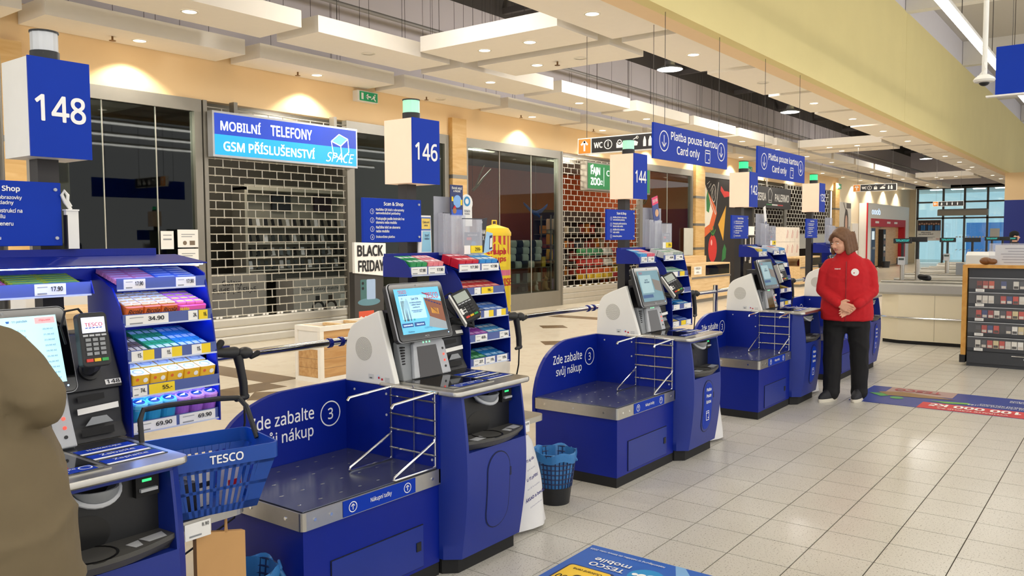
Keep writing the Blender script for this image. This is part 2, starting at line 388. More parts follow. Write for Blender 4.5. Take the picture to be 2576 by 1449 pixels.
# ---- yellow bulkhead between mall and store
ZY=6.35
bk=struct(MB().box(-6,19.6,4.15,4.30,ZC-.02,ZY).box(19.61,51,4.15,4.30,ZC-.02,ZY).build('wall_bulkhead', YELW))
struct(MB().box(-6,52,4.16,4.32,ZY,7.0).build('wall_bulkhead_upper', mat('upper_white','#dedbe0',.85,var=.02)))
struct(MB().box(-7,52,-9,4.16,7.0,7.1).build('ceiling_store', mat('store_ceiling','#c9c4bd',.85,var=.03)))
for k,x in enumerate((19.46,26.6,33.8,41,48)):
    struct(MB().box(x,x+.28,-9,4.15,ZY-.02,7.0).build('trim_%d'%(k+1), mat('beam_white','#e4e1dc',.8,var=.02)))
for x in (5.2,12.3): struct(MB().box(x,x+.28,-9,4.15,ZY-.02,7.0).build('trim_%d'%(6 if x<6 else 7), MAT['beam_white']))
# ---- linear lights above the tills and the aisle
TUB=emitmat('#fffaf2', TUBE)
def linear(x0,x1,y,z,lab):
    t=thing('linear_light',lab,'ceiling light',(x0,y,z),'linear lights over the tills')
    L=x1-x0
    b=MB().box(0,L,-.05,.05,.03,.09).build('housing', OFFW, t)
    box('tube', TUB, t, .02,L-.02,-.055,-.015,-.012,.03); box('tube', TUB, t, .02,L-.02,.015,.055,-.012,.03)
    h=MB()
    for k in range(int(L//3)+1): h.cyl((.3+k*3,0,.09),(.3+k*3,0,7.0-z),.006,n=5)
    stuff(h.build('hanger', WIRE, t))
linear(-5,24.5,2.10,4.5,'long white linear light hung above the till row beside the yellow wall')
for y in (-.3,-2.7,-5.1): linear(-5,24.5,y,4.5,'long white linear light hung above the shopping aisle')
# dome camera on a white pole
t=thing('dome_camera','white dome security camera on a long ceiling pole','camera',(7.6,1.028,2.765)); t.scale=(.7,.7,.7)
MB().cyl((0,0,.06),(0,0,4.3),.028,n=12).build('pole', OFFW, t, True)
MB().lathe([(0,.075),(.05,.07),(.10,.035),(.115,.01),(.10,-.012),(.06,-.02)],n=24).build('housing', OFFW, t, True)
MB().ell((0,0,-.018),(.055,.055,.04)).build('lens_dome', BLACK, t, True)
MB().tube([(.03,.0,.22),(.08,.02,.16),(.07,.05,.08),(.0,.07,.06)],.006).tube([(-.03,.0,.2),(-.07,-.02,.13),(-.03,.05,.06)],.006).build('cable', OFFW, t, True)
# blue hanging box sign at the right
t=thing('hanging_sign','large plain blue hanging box sign above the aisle','sign',(9.0,0,2.85))
box('panel', SIGN, t, 0,.06,-.4,1.126,0,.445,bevel=.004); box('bottom_rail', OFFW, t, -.01,.07,-.4,1.20,-.015,0)
MB().cyl((.03,1.0,.445),(.03,1.0,4.1),.003,n=4).cyl((.03,-.2,.445),(.03,-.2,4.1),.003,n=4).build('wire', WIRE, t)
# ================================================================== SHOPFRONTS
def fixed(name,lab,cat,x0,group=None): return thing(name,lab,cat,(x0,YW,0),group)
def shopglass(x0,x1,lab,sill=.22,mull=(),first=''):
    t=fixed('shop_window',lab,'shop window',x0); W=x1-x0
    f=MB().box(0,.11,-.04,.08,0,fz).box(W-.11,W,-.04,.08,0,fz).box(.11,W-.11,-.04,.08,fz-.17,fz).box(.11,W-.11,-.04,.08,0,sill)
    f.build('frame', ALU, t)
    xs=[.11]+[m-x0 for m in mull]+[W-.11]
    for a,b in zip(xs,xs[1:]): box('pane', PANE, t, a+.004,b-.004,.01,.018,sill,fz-.17)
    for m in mull: box('glazing_joint', mat('joint_silver','#b9b6ab',.4), t, m-x0-.006,m-x0+.006,.004,.024,sill,fz-.17)
    return t
def pilaster(x0,x1,k,zt=fz+.33):
    p=struct(MB().box(x0,x1,YW-.1,YW+.05,0,zt).build('trim_%d'%k, OAK))
    for z in (.5,1.15,1.85,2.65): MB().box(x0-.004,x1+.004,YW-.106,YW+.05,z,z+.07).build('metal_band', ALU, p)
pilaster(4.02,4.27,11,3.8)
shopglass(4.27,6.58,'wide dark shop window behind the lane 148 tower',.22,(5.22,5.93))
shopglass(9.25,11.70,'dark shop window beside the phone shop shutter',.22,(10.6,))
pilaster(11.74,12.15,12)
sw3=shopglass(12.15,15.48,'pet shop window full of goods beside the brick-pattern shutter',.34,(13.3,14.4))
box('window_ledge',FLD if 'FLD' in globals() else ALU,sw3,.11,3.22,.085,.33,.30,.345)
shopglass(19.2,22.36,'pet shop window with a branch, left of the pizza wall',.25,(20.8,))
pilaster(22.42,23.05,13)
pilaster(36.25,36.85,14)
# interior shells
def shell(x0,x1,d,wall,flo,clg,k):
    m=wall
    struct(MB().box(x0,x1,YW+d,YW+d+.1,0,3.6).build('wall_shop_%d'%k, m))
    struct(MB().box(x0-.05,x0,YW+.1,YW+d,0,3.6).build('wall_shop_side_%d'%k, m)); struct(MB().box(x1,x1+.05,YW+.1,YW+d,0,3.6).build('wall_shop_end_%d'%k, m))
    struct(MB().box(x0,x1,YW+.1,YW+d,0,.004).build('floor_shop_%d'%k, flo)); struct(MB().box(x0,x1,YW+.1,YW+d,3.5,3.6).build('ceiling_shop_%d'%k, clg))
FLD=mat('shop_floor_dark','#6d6658',.35)
CLD=mat('shop_ceiling_grid','#8d887c',.8,var=.25,scale=14)
shell(1.5,6.55,4.5,DEEP,FLD,CLD,1)
shell(6.6,11.7,3.8,mat('phone_shop_wall','#77736a',.8),FLD,CLD,2)
ORW=mat('petshop_terracotta','#b0552a',.8,var=.08,scale=2)
shell(12.2,22.35,4.2,ORW,FLD,CLD,3)
shell(27.1,36.2,3.5,mat('shop_brown','#4a4038',.8),FLD,CLD,4)
def area(name,x,y,z,e,col=(1,.9,.75)):
    l=bpy.data.lights.new(name,'POINT'); l.energy=e; l.color=col; l.shadow_soft_size=.15
    o=bpy.data.objects.new(name,l); COL.objects.link(o); o.location=(x,y,z); return o
# lamps added to brighten the closed shops, each below a made-up batten
for x,y,e in ((4.6,12.6,130),(8.6,11.6,60),(13.9,11.5,130),(17.5,11.7,80),(21.2,12.4,40),(30.5,12.3,40)):
    t=thing('shop_fill_light','added batten light brightening a closed shop','ceiling light',(x,y,3.44),'added shop fill lights')
    box('housing', OFFW, t, -.6,.6,-.05,.05,.0,.06); box('diffuser', emitmat('#fff0d4',1.6), t, -.58,.58,-.04,.04,-.02,0)
    l=bpy.data.lights.new('batten','POINT'); l.energy=e; l.color=(1,.9,.74); l.shadow_soft_size=.2
    o=bpy.data.objects.new('lamp',l); COL.objects.link(o); o.parent=t; o.location=(0,0,-.15)
# ---- roller shutters (brick-pattern grille)
def shutter(x0,x1,lab,cw,ch,indiv,zb=.42,zt=fz,box_h=.34,r=.006):
    t=fixed('roller_shutter',lab,'shutter',x0); W=x1-x0
    box('guide_rail', ALU, t, 0,.06,-.05,.06,0,zt); box('guide_rail', ALU, t, W-.06,W,-.05,.06,0,zt)
    n=int((zt-zb)/ch)
    rod=MB().cyl((.06,0,0),(W-.06,0,0),r,n=6).mesh('rod', GALV); link=MB().cyl((0,0,0),(0,0,ch),r*.9,n=5).cyl((-.012,0,0),(.012,0,0),r*1.7,n=6).mesh('link', GALV)
    jb=MB()
    for i in range(n+1):
        z=zb+i*ch
        obj('rod', rod, t, (0,.0,z))
        x=.06+cw*(.5 if i%2 else 1.)
        while x<W-.08 and i<n:
            if indiv and indiv>0: obj('link', link, t, (x,0,z)); indiv-=1
            else: jb.cyl((x,0,z),(x,0,z+ch),r*.9,n=5)
            x+=cw
    if jb.v: stuff(jb.build('link', GALV, t))
    # solid bottom slats with end hooks
    h=.0
    for k in range(3):
        MB().prism([(-.012,h),(-.02,h+.02),(-.02,h+.1),(-.012,h+.125),(.015,h+.125),(.015,h)],'yz',.06,W-.06).build('bottom_slat', GALV, t); h+=.131
    hk=MB()
    k=.06+cw*.5
    while k<W-.1: hk.box(k-.05,k-.01,-.014,.012,.393,.425).box(k+.01,k+.05,-.014,.012,.393,.425); k+=cw
    stuff(hk.build('end_lock', OFFW, t))
    return t
shutter(6.60,9.25,'silver brick-pattern roller shutter closing the phone shop',.262,.118,300,r=.0085)
shutter(15.48,19.2,'silver brick-pattern roller shutter over the orange-walled pet shop',.27,.122,0,r=.009)
shutter(27.1,30.15,'dark-backed brick-pattern shutter under the pizzeria sign',.30,.145,0,zb=.42,r=.012)
t5=shutter(30.3,35.7,'wide brick-pattern shutter with solid lower part beside the cream wall',.32,.15,0,zb=1.62,r=.013)
box('solid_curtain', GALV, t5, .06,5.34,-.014,.012,1.05,1.6)
box('frame', ALU, fixed('shutter_post','grey metal post between the two far shutters','post',30.15), 0,.15,-.05,.06,0,fz)
# ================================================================== SELF-CHECKOUTS
YF = 2.48
def yfront(z): return -.075-.04*math.sin(math.pi*max(0,min(1,(z-.06)/.80)))
SV = Vector((0,.085,.272)).normalized(); SX = Vector((1,0,0)); SN = SX.cross(SV)
SCR0 = Vector((.777,.26,1.041)); SW, SH = .375, .285
def arc(c,r,a0,a1,n,ry=None): return [(c[0]+r*math.cos(math.radians(a0+(a1-a0)*k/n)), c[1]+(ry or r)*math.sin(math.radians(a0+(a1-a0)*k/n))) for k in range(n+1)]
def screen_content(p, kind):
    """flat display picture: small printed polygons on the glass"""
    c0 = SCR0+SX*(SW/2)+SV*(SH/2+.004)
    w,h=.312,.222
    ax=(SX,SV)
    def D(polys,m,name='print',lift=.017): return decal(p,polys,c0,ax,m,name,lift)
    def T(s,x,y,tw,th,m,lift=.0182,bold=.01): return text(s,p,c0+SX*x+SV*y,tw,th,ax,m,'print',bold,lift=lift)
    if kind=='ad':
        D([rectp(-w/2,w/2,-h/2,h/2)],emitmat('#5fb4d4',.5),'display',.0162)
        D([rectp(-.135,.03,-.04,.075)],emitmat('#a4d4e6',.55))
        D([[(.035,.06),(.156,.035),(.156,-.07),(.05,-.035)]],emitmat('#7c4a34',.38)); D([[(.05,-.035),(.156,-.07),(.156,-.111),(.03,-.085)]],emitmat('#8a959c',.42))
        D([[(.07,.01),(.12,.0),(.12,-.03),(.07,-.02)]],emitmat('#e0ab4a',.7)); D([[(.01,.078),(.156,.06),(.156,.045),(.02,.062)]],emitmat('#8fc8e0',.55),lift=.0172)
        T('TESCO',-.105,.094,.056,.017,emitmat('#c03050',.5)); D([[(-.13+.012*k,.080),(-.121+.012*k,.080),(-.123+.012*k,.076),(-.132+.012*k,.076)] for k in range(5)],emitmat('#20409a',.5))
        D([[(.03,.088),(.156,.048),(.156,.042),(.03,.082)]],emitmat('#7d3048',.5)); T('TESCO',.095,.068,.09,.03,emitmat('#b8405a',.6))
        D([[(.045+.018*k,.052-.0055*k),(.058+.018*k,.048-.0055*k),(.056+.018*k,.042-.0055*k),(.043+.018*k,.046-.0055*k)] for k in range(6)],emitmat('#20307a',.4))
        T('Save 10 %',-.03,.058,.048,.012,emitmat('#1c3c78',.4)); T('Se zelenou průkazkou\ns aplikací Clubcard',-.03,.034,.08,.022,emitmat('#1c3c78',.4)); T('a peněžence ID.',-.03,.015,.05,.008,emitmat('#1c3c78',.4))
        T('Slevový kupon získáte po přihlášení\ndo Clubcard účtu v aplikaci.',-.03,-.004,.075,.014,emitmat('#2c5c98',.4))
        for q,(x,cl) in enumerate(((-.115,'#4a4038'),(-.09,'#31466a'))):
            D([circ(x,.062-.004*q,.006,10),[(x-.012,.052),(x+.012,.052),(x+.014,.012),(x-.014,.012)],[(x-.013,.012),(x-.002,.012),(x-.005,-.048),(x-.012,-.048)],[(x+.002,.012),(x+.013,.012),(x+.012,-.048),(x+.006,-.048)]],emitmat(cl,.35))
        D([rectp(-.15,-.075,-.078,-.058),rectp(-.068,.005,-.078,-.058)],emitmat('#1d4a86',.5)); T('Nastavit vlastní tašku',-.112,-.068,.06,.007,emitmat('#dfefff',.8)); T('Clubcard zde',-.03,-.068,.05,.007,emitmat('#dfefff',.8))
        T('0,000 kg',.02,-.09,.05,.012,emitmat('#4f90b4',.5)); T('Čeština',-.1,-.1,.04,.008,emitmat('#1c3c78',.4))
        D([circ(-.06,-.043,.006,12)],emitmat('#1b9c9c',.5))
    elif kind=='list':
        D([rectp(-w/2,w/2,-h/2,h/2)],emitmat('#b9e6f0',.62),'display',.0162); D([rectp(.09,.15,.085,.105)],emitmat('#e8a0a4',.8)); T('Opustit',.12,.095,.035,.007,emitmat('#c04050',.7))
        T('11 položek',.045,.095,.045,.009,emitmat('#3a5a88',.5)); D([[(.005,.099),(.016,.099),(.014,.092),(.007,.092)]],emitmat('#2a62b0',.5))
        for k in range(10): T('VEJCE ČERSTVÉ %d0 g'%(k+1),.02,.066-.018*k,.075,.007,emitmat('#7a99b0',.6)); T('2%d,90 Kč'%(k%9),.125,.066-.018*k,.032,.006,emitmat('#5a7a98',.5))
    else:
        D([rectp(-w/2,w/2,-h/2,h/2)],emitmat('#5f8290',.42),'display',.0162)
        D([rectp(-.14,.03,-.05,.08)],emitmat('#8aa6ac',.5)); D([[(.04,.05),(.15,.03),(.15,-.05),(.05,-.03)]],emitmat('#6d6660',.4)); D([rectp(-.15,.0,-.085,-.062)],emitmat('#2c4c78',.4)); T('TESCO',-.11,.095,.05,.014,emitmat('#a8485c',.4))
        T('Save 10 %\ns aplikací Clubcard',-.05,.035,.08,.03,emitmat('#284868',.3))
def checkout(x0, lane, table=True, kind='dim', card=True, where=''):
    t = thing('self_checkout', f'blue self-checkout with touch screen {where}', 'self-checkout', (x0,YF,0), 'self-checkouts in a row')
    if table:
        # packing table
        box('table_body', BLUE, t, .012,.775,.012,.62,.062,.43)
        box('kick_plate', RUBB, t, .014,.775,.016,.62,0,.062)
        sb=MB(); R=.02
        A=[(.0,.62),(.0,R)]+arc((R,R),R,180,270,4)+[(.775,0)]; B=[(.008,.62),(.008,R)]+arc((R,R),R-.008,180,270,4)+[(.775,.008)]
        n=len(A)
        for i in range(n-1):
            sb.add([(A[i][0],A[i][1],z) for z in (.424,.494)]+[(A[i+1][0],A[i+1][1],z) for z in (.424,.494)]+[(B[i][0],B[i][1],z) for z in (.424,.494)]+[(B[i+1][0],B[i+1][1],z) for z in (.424,.494)],
                   [(0,2,3,1),(4,5,7,6),(1,3,7,5),(0,4,6,2),(0,1,5,4),(2,6,7,3)])
        band=sb.build('steel_edge_band', STEEL, t)
        sc_=MB()
        for x in (.06,.14,.72): sc_.cyl((x,-.003,.46),(x,.004,.46),.007,n=8)
        for y in (.10,.32,.54): sc_.cyl((-.003,y,.46),(.004,y,.46),.007,n=8)
        stuff(sc_.build('screw', CHROME, band))
        st=MB().box(.20,.61,-.003,.001,.428,.492).build('sticker', SIGN, t)
        text('Nákupní tašky', st, (.405,-.003,.460), .12,.024,'-y',WHITE)
        for x in (.25,.56): decal(st,ringpoly(0,0,.022,.0035)+arrow(0,0,.024,90,.0035),(x,-.003,.46),'-y',WHITE)
        box('weighing_tray', RUBB, t, .012,.775,.012,.615,.43,.488)
        tr=MB().box(.014,.772,.014,.612,.489,.498).build('tray_plate', TRAY, t)
        dp=MB()
        for i in range(7):
            for j in range(4): dp.ell((.06+i*.105+.03*(j%2),.09+j*.15,.4975),(.013,.007,.0025),8,4)
        stuff(dp.build('dimple', TRAY, tr, True))
        # bagging-side panel with rounded shoulder
        P=[(0,.40),(.79,.40),(.79,.838)]+[(x,z) for x,z in ((.54,.838),(.385,.835),(.327,.827),(.28,.815),(.234,.799),(.195,.782),(.161,.763),(.128,.74),(.099,.712),(.075,.685),(.055,.655),(.035,.62),(.02,.58),(.008,.54),(.0,.495))]
        bp=MB().prism(P,'xz',.615,.64).build('back_panel', BLUE, t)
        L,ts=('Zde zabalte',(.285,.655)),None
        text('Zde zabalte', bp, (.385,.615,.712),.36,.062,'-y',WHITE); text('svůj nákup', bp, (.40,.615,.622),.32,.078,'-y',WHITE)
        decal(bp,ringpoly(0,0,.062,.006,36),(.665,.615,.688),'-y',WHITE); text('3',bp,(.665,.615,.688),.032,.055,'-y',WHITE)
        # access door
        d=MB().box(.145,.665,.006,.013,.08,.265).build('access_door', BLUET, t)
        fr=MB().box(.142,.668,.0085,.0125,.077,.268).build('door_gap', RUBB, t)
        MB().box(.62,.648,.002,.008,.155,.195).build('latch', BLACK, d)
        # side panel under the counter that carries the bag rack
        sp=box('side_panel', BLUE, t, .765,.79,.0,.62,.43,.835)
        sw=MB()
        for y,z in ((.55,.8),(.33,.8),(.33,.7),(.03,.81),(.04,.53),(.04,.3)): sw.cyl((.765,y,z),(.7625,y,z),.006,n=8)
        stuff(sw.build('screw', LGREY, sp))
        # chrome bag rack
        r=.0045; x=.752; w_=MB()
        for y in (.012,.288): w_.tube([(x,y,.50),(x,y,.838)],r)
        w_.tube([(x+.004,.145,.5),(x+.004,.145,.86)],r*.7)
        for z in (.798,.715,.645,.555): w_.tube([(x,.005,z),(x,.295,z)],r)
        rk=w_.build('bag_rack', CHROME, t, True)
        w2=MB()
        w2.tube([(x-.265,.288,.815),(x-.255,.288,.828),(x-.0,.288,.84),(x,.27,.842),(x,.02,.842),(x,.0,.842)],.007,8)
        w2.tube([(x-.265,.012,.815),(x-.255,.012,.828),(x,.012,.842)],.007,8)
        w2.build('bag_arm', CHROME, rk, True)
        for y in (.012,.288): MB().tube([(x,y,.63),(x-.006,y,.62),(x-.255,y,.515),(x-.262,y,.507),(x-.25,y,.503),(x,y,.503)],.006,8).build('support_wire', CHROME, rk, True)
    # ---- tower
    lo=[];
    for k in range(15):
        z=.075+(.565-.075)*k/14; f=yfront(z); ins=.012*(1-math.sin(math.pi*(z-.06)/.9))
        lo.append([(.775,.60,z),(.775,-.012,z),(.828,f,z),(1.275-ins,f,z),(1.312-ins,f+.03,z),(1.312,.60,z)])
    tw=MB().loft(lo).build('tower_body', BLUET, t, True)
    u=[]
    for z in (.565,.60,.65,.70,.75,.81):
        f=yfront(z); g=-.012
        u.append([(.775,.60,z),(.775,-.012,z),(.828,f,z),(.845,f,z),(.858,g,z),(1.262,g,z),(1.268,f,z),(1.278,f,z),(1.312,f+.03,z),(1.312,.60,z)])
    MB().loft(u).build('tower_upper', BLUET, t, True)
    f=yfront(.82); MB().prism([(.775,.60),(.775,-.012),(.828,f),(1.278,f),(1.312,f+.03),(1.312,.60)],'xy',.81,.832).build('tower_rim', BLUET, t)
    MB().prism([(.79,.58),(.79,.01),(.84,-.045),(1.26,-.045),(1.29,0),(1.29,.58)],'xy',0,.076).build('tower_plinth', RUBB, t)
    # oval service hatch following the front curve
    def stad(cx,hw,z0,z1,n=10):
        return [(cx+hw*math.cos(math.radians(a)),z1-hw+hw*math.sin(math.radians(a))) for a in range(0,181,18)]+[(cx+hw*math.cos(math.radians(a)),z0+hw+hw*math.sin(math.radians(a))) for a in range(180,361,18)]
    def front(pl,off): return [(x,yfront(z)-off,z) for x,z in pl]
    def stadring(nm,m,d0,d1,off):
        # quads between two stadium outlines, with straight runs subdivided
        def pts(hw,z0,z1):
            o=[]
            for a in range(0,181,15): o.append((1.055+hw*math.cos(math.radians(a)),z1-hw+hw*math.sin(math.radians(a))))
            for k in range(1,8): o.append((1.055-hw,z1-hw-(z1-z0-2*hw)*k/8))
            for a in range(180,361,15): o.append((1.055+hw*math.cos(math.radians(a)),z0+hw+hw*math.sin(math.radians(a))))
            for k in range(1,8): o.append((1.055+hw,z0+hw+(z1-z0-2*hw)*k/8))
            return o
        A=pts(.088-d0,.165+d0,.535-d0)
        if d1 is None:
            # filled plate: strips from centre line
            n=len(A); V=front(A,off); c=[(1.055,yfront(z)-off,z) for x,z in A]; b=MB().add(V+c,[(i,(i+1)%n,n+(i+1)%n,n+i) for i in range(n)])
        else:
            B=pts(.088-d1,.165+d1,.535-d1); n=len(A); b=MB().add(front(A,off)+front(B,off),[(i,(i+1)%n,n+(i+1)%n,n+i) for i in range(n)])
        return b.build(nm,m,t)
    stadring('hatch_groove', mat('hatch_groove','#08123f',.6), 0,.006,.0015)
    hb=stadring('service_hatch', BLUET, .006,None,.003)
    MB().box(1.138,1.15,-.118,-.108,.40,.44).build('hatch_catch', mat('hatch_groove','#08123f',.6), hb)
    if card:
        hp=stadring('card_only_sticker', SIGN, .02,None,.0045)
        for k,s in enumerate(('Platba','Pouze','Kartou')): text(s,hp,(1.055,yfront(.47-.043*k)-.0045,.47-.043*k),.078,.024,'-y',WHITE,bold=.02,lift=.003)
        decal(hp,[rectp(-.026,.026,-.034,-.029),rectp(-.026,.026,.029,.034),rectp(-.026,-.021,-.034,.034),rectp(.021,.026,-.034,.034),rectp(-.026,.026,.015,.02),rectp(.004,.014,-.02,-.012)],(1.055,yfront(.285)-.0045,.285),'-y',WHITE,lift=.003)
    # cash bezel
    bz=MB().box(.858,1.262,-.018,-.011,.565,.81).build('cash_bezel', BLACK, t)
    decal(bz,[circ(0,0,.088,24,.062)],(1.02,-.018,.655),'-y',mat('cup_black','#050506',.3),'coin_recess')
    ly=lambda x:-.10-.05*math.sin(math.pi*(x-.85)/.42)
    top=[(x,ly(x)) for x in [.85+.42*k/12 for k in range(13)]]
    lip=MB().prism(top+[(1.262,-.012),(.858,-.012)],'xy',.60,.615)
    low=[[(x,y,.60) for x,y in top],[(x,y+.028,.57) for x,y in top],[(.85+.42*k/12,-.07,.548+.012*abs(k-6)/6) for k in range(13)]]
    lip.loft([r+[(r[-1][0],-.02,r[0][2]),(r[0][0],-.02,r[0][2])] for r in low])
    lp=lip.build('coin_tray_lip', mat('lip_grey','#4b4a47',.45), bz)
    for a,b,c in ((.88,.97,-.1),(1.12,1.165,-.1),(1.17,1.25,-.085)): decal(lp,[[(a,c+.02),(a+.01,c-.025),(b-.01,c-.02),(b,c+.03)]],(0,0,.615),'up',LGREY,'instruction_label')
    MB().lathe([(.074,.0),(.076,.004),(.07,.006),(.062,-.002),(.05,-.005),(0,-.006)],(1.02,-.075,.612),n=24).build('coin_cup', mat('cup_black','#050506',.3), lp, True)
    # coin inlet bowl at the top
    ci=MB().tube([(1.055+.075*math.cos(math.radians(a)),-.03-.05*math.sin(math.radians(a)),.80-.045*math.sin(math.radians(a))) for a in range(0,181,15)],.008,8)
    ci.build('coin_inlet_rim', LGREY, bz, True)
    MB().lathe([(.0,-.052),(.03,-.048),(.055,-.03),(.068,0),(.06,0),(.045,-.025),(0,-.04)],(1.055,-.035,.80),n=20).build('coin_inlet', GREY, bz, True)
    nt=box('note_slot', RUBB, bz, 1.18,1.255,-.04,-.016,.735,.80); box('slot_lip', LGREY, nt, 1.19,1.245,-.052,-.03,.752,.762)
    box('slot_light', emitmat('#35e07a',1.2), nt, 1.2,1.23,-.0415,-.04,.782,.79)
    MB().box(.885,.96,-.022,-.018,.66,.668).cyl((.92,-.018,.664),(.92,-.024,.664),.018,n=12).build('card_slot', RUBB, bz)
    # counter
    cp=rrect(.765,1.325,-.115,.40,.035,5)
    MB().loft([[(1.045+(x-1.045)*s,.14+(y-.14)*s,z) for x,y in cp] for s,z in ((.985,.828),(1,.833),(1,.846),(.99,.8515))]).build('counter_top', STEEL, t, True)
    gl=MB().box(.81,1.10,-.055,.28,.851,.855).build('scanner_frame', STEEL, t)
    box('scanner_glass', mat('scanner_glass','#1b1d20',.06,spec=.8), gl, .825,1.085,-.04,.265,.854,.8565)
    g2=box('scale_plate', mat('scale_plate_steel','#4b4d50',.18,.6), t, 1.105,1.30,-.02,.30,.851,.854)
    s1=box('scan_sticker', SIGN, gl, .87,1.07,-.035,.02,.8562,.8572); text('Naskenujte\nzboží',s1,(.97,-.007,.8572),.10,.036,'up',WHITE); decal(s1,ringpoly(0,0,.02,.004),(.895,-.007,.8572),'up',WHITE); decal(s1,ringpoly(0,0,.02,.004),(1.045,-.007,.8572),'up',WHITE)
    for k,s in enumerate(('Naskenujte','Zabalte','Zaplaťte')):
        y=.19-.085*k; q=box('step_sticker', SIGN, g2, 1.11,1.29,y-.022,y+.022,.8542,.8552); text(s,q,(1.20,y,.8552),.11,.024,'up',WHITE); box('step_stripe', WHITE, g2, 1.11,1.29,y-.04,y-.026,.8542,.8550)
    # white side panel with speaker
    wp=[(.268,.836),(.619,.836),(.616,.93),(.611,1.017),(.597,1.07),(.578,1.10),(.555,1.121),(.505,1.145),(.382,1.192)]
    sd=MB().prism(wp,'yz',.768,.80).build('white_side_panel', OFFW, t, bevel=.006)
    MB().cyl((.7685,.483,1.003),(.7665,.483,1.003),.058,n=28).build('speaker_disc', mat('speaker_disc','#dedcd3',.5), sd)
    dots=MB()
    for rr in range(1,9):
        nn=rr*6
        for k in range(nn):
            a=2*math.pi*k/nn; y,z=.483+.0068*rr*math.cos(a),1.003+.0068*rr*math.sin(a)
            dots.add([(.7655,y-.0019,z-.0012),(.7655,y+.0019,z-.0012),(.7655,y+.0019,z+.0012),(.7655,y-.0019,z+.0012)],[(0,1,2,3)])
    stuff(dots.build('speaker_hole', mat('speaker_hole','#5f5e58',.7), sd))
    decal(sd,[rectp(-.018,.018,-.012,.012)],(.768,.435,.872),'-x',mat('label_silver','#cfd1cf',.4)); decal(sd,[rectp(-.009+k*.003,-.0075+k*.003,-.009,-.002) for k in range(6)],(.768,.435,.872),'-x',INK,lift=.002)
    decal(sd,[circ(0,0,.012,14)],(.768,.385,.874),'-x',mat('round_label','#d9e4ee',.5)); decal(sd,[circ(.004,-.003,.006,10)],(.768,.385,.874),'-x',RED,lift=.002); decal(sd,[rectp(-.006,.006,-.005,.005)],(.768,.36,.865),'-x',RED)
    for k in range(4): decal(sd,[rectp(-.016,.016,-.0008,.0008)],(.768,.325,.874-.006*k),'-x',GREY)
    # black housing behind the screen
    MB().prism([(.335,.852),(.60,.852),(.60,1.0),(.56,1.10),(.50,1.14),(.392,1.19),(.365,1.178)],'yz',.80,1.14).build('screen_housing', BLACK, t)
    # screen
    O=SCR0
    def sl(pl,a,b):
        bb=MB(); n=len(pl); V=[tuple(O+SX*p+SV*q+SN*c) for c in (a,b) for p,q in pl]
        return bb.add(V,[tuple(range(n))[::-1],tuple(range(n,2*n))]+[(i,(i+1)%n,n+(i+1)%n,n+i) for i in range(n)])
    sr=sl(rrect(0,SW,0,SH,.022,5),-.022,.012).build('touch_screen', BLACK, t)
    sl(rrect(-.0015,SW+.0015,-.0015,SH+.0015,.023,5),.004,.0115).build('silver_rim', LGREY, sr)
    sl(rrect(.004,SW-.004,.004,SH-.004,.019,5),.012,.0155).build('screen_glass', mat('screen_glass','#060708',.08,spec=.6), sr)
    screen_content(sr,kind)
    text('NCR',sr,O+SX*(SW/2)+SV*.018,.03,.009,(SX,SV),LGREY,lift=.0165)
    sl(circ(SW-.03,.022,.003,10),.0155,.0166).build('power_light', emitmat('#8fb8ff',3.), sr); sl(circ(SW/2,SH-.015,.0045,10),.0155,.0165).build('webcam', GREY, sr)
    # upright scanner
    cs=MB().prism([(.28,.852),(.43,.852),(.40,1.035),(.325,1.035)],'yz',.835,1.152).build('scanner_column', GREY, t, bevel=.006)
    FV=Vector((0,.045,.183)).normalized(); FN=SX.cross(FV); F0=Vector((.888,.281,.856))
    def fl(pl,a,b,nm,m,par,**k):
        n=len(pl); V=[tuple(F0+SX*p+FV*q+FN*c) for c in (a,b) for p,q in pl]
        return MB().add(V,[tuple(range(n))[::-1],tuple(range(n,2*n))]+[(i,(i+1)%n,n+(i+1)%n,n+i) for i in range(n)]).build(nm,m,par,**k)
    fr=fl([(0,0),(.262,0),(.25,.16),(.235,.18),(.05,.18),(.03,.165)],0,.022,'scanner_bezel',LGREY,t,bevel=.005)
    fl([(.035,.0),(.195,.0),(.185,.15),(.05,.15)],.0222,.0235,'scanner_window',mat('scanner_window','#241c16',.05,spec=.8),fr)
    for k,c in enumerate(('#2a2c2e','#ff5a4a','#ff4a3c','#2a2c2e')): fl(circ(.228,.125-.03*k,.006,10),.0222,.025,'status_light',emitmat(c,.9) if c.startswith('#ff') else BLACK,fr)
    for k in range(3): fl(circ(.10+.022*k,.168,.004,8),.0222,.0235,'green_led',emitmat('#7dffa8',2.),fr)
    for k in range(7): box('vent_slit', RUBB, cs, .842,.862,.2785+.045*(.078+.013*k)/.183,.30,.93+.013*k,.936+.013*k)
    # receipt printer and upper black unit
    pr_=MB().prism([(.315,.852),(.56,.852),(.52,1.02),(.36,1.02),(.345,.90)],'yz',1.156,1.345).build('receipt_printer', DARK, t, bevel=.006)
    PV=Vector((0,.0125,.10)).normalized(); PF=Vector((1.16,.337,.88))
    def pf(pl,off): return [tuple(Vector((1.16,.3285,.86))+SX*p+Vector((0,.03/.16,1)).normalized()*q+SX.cross(Vector((0,.03/.16,1)).normalized())*off) for p,q in pl]
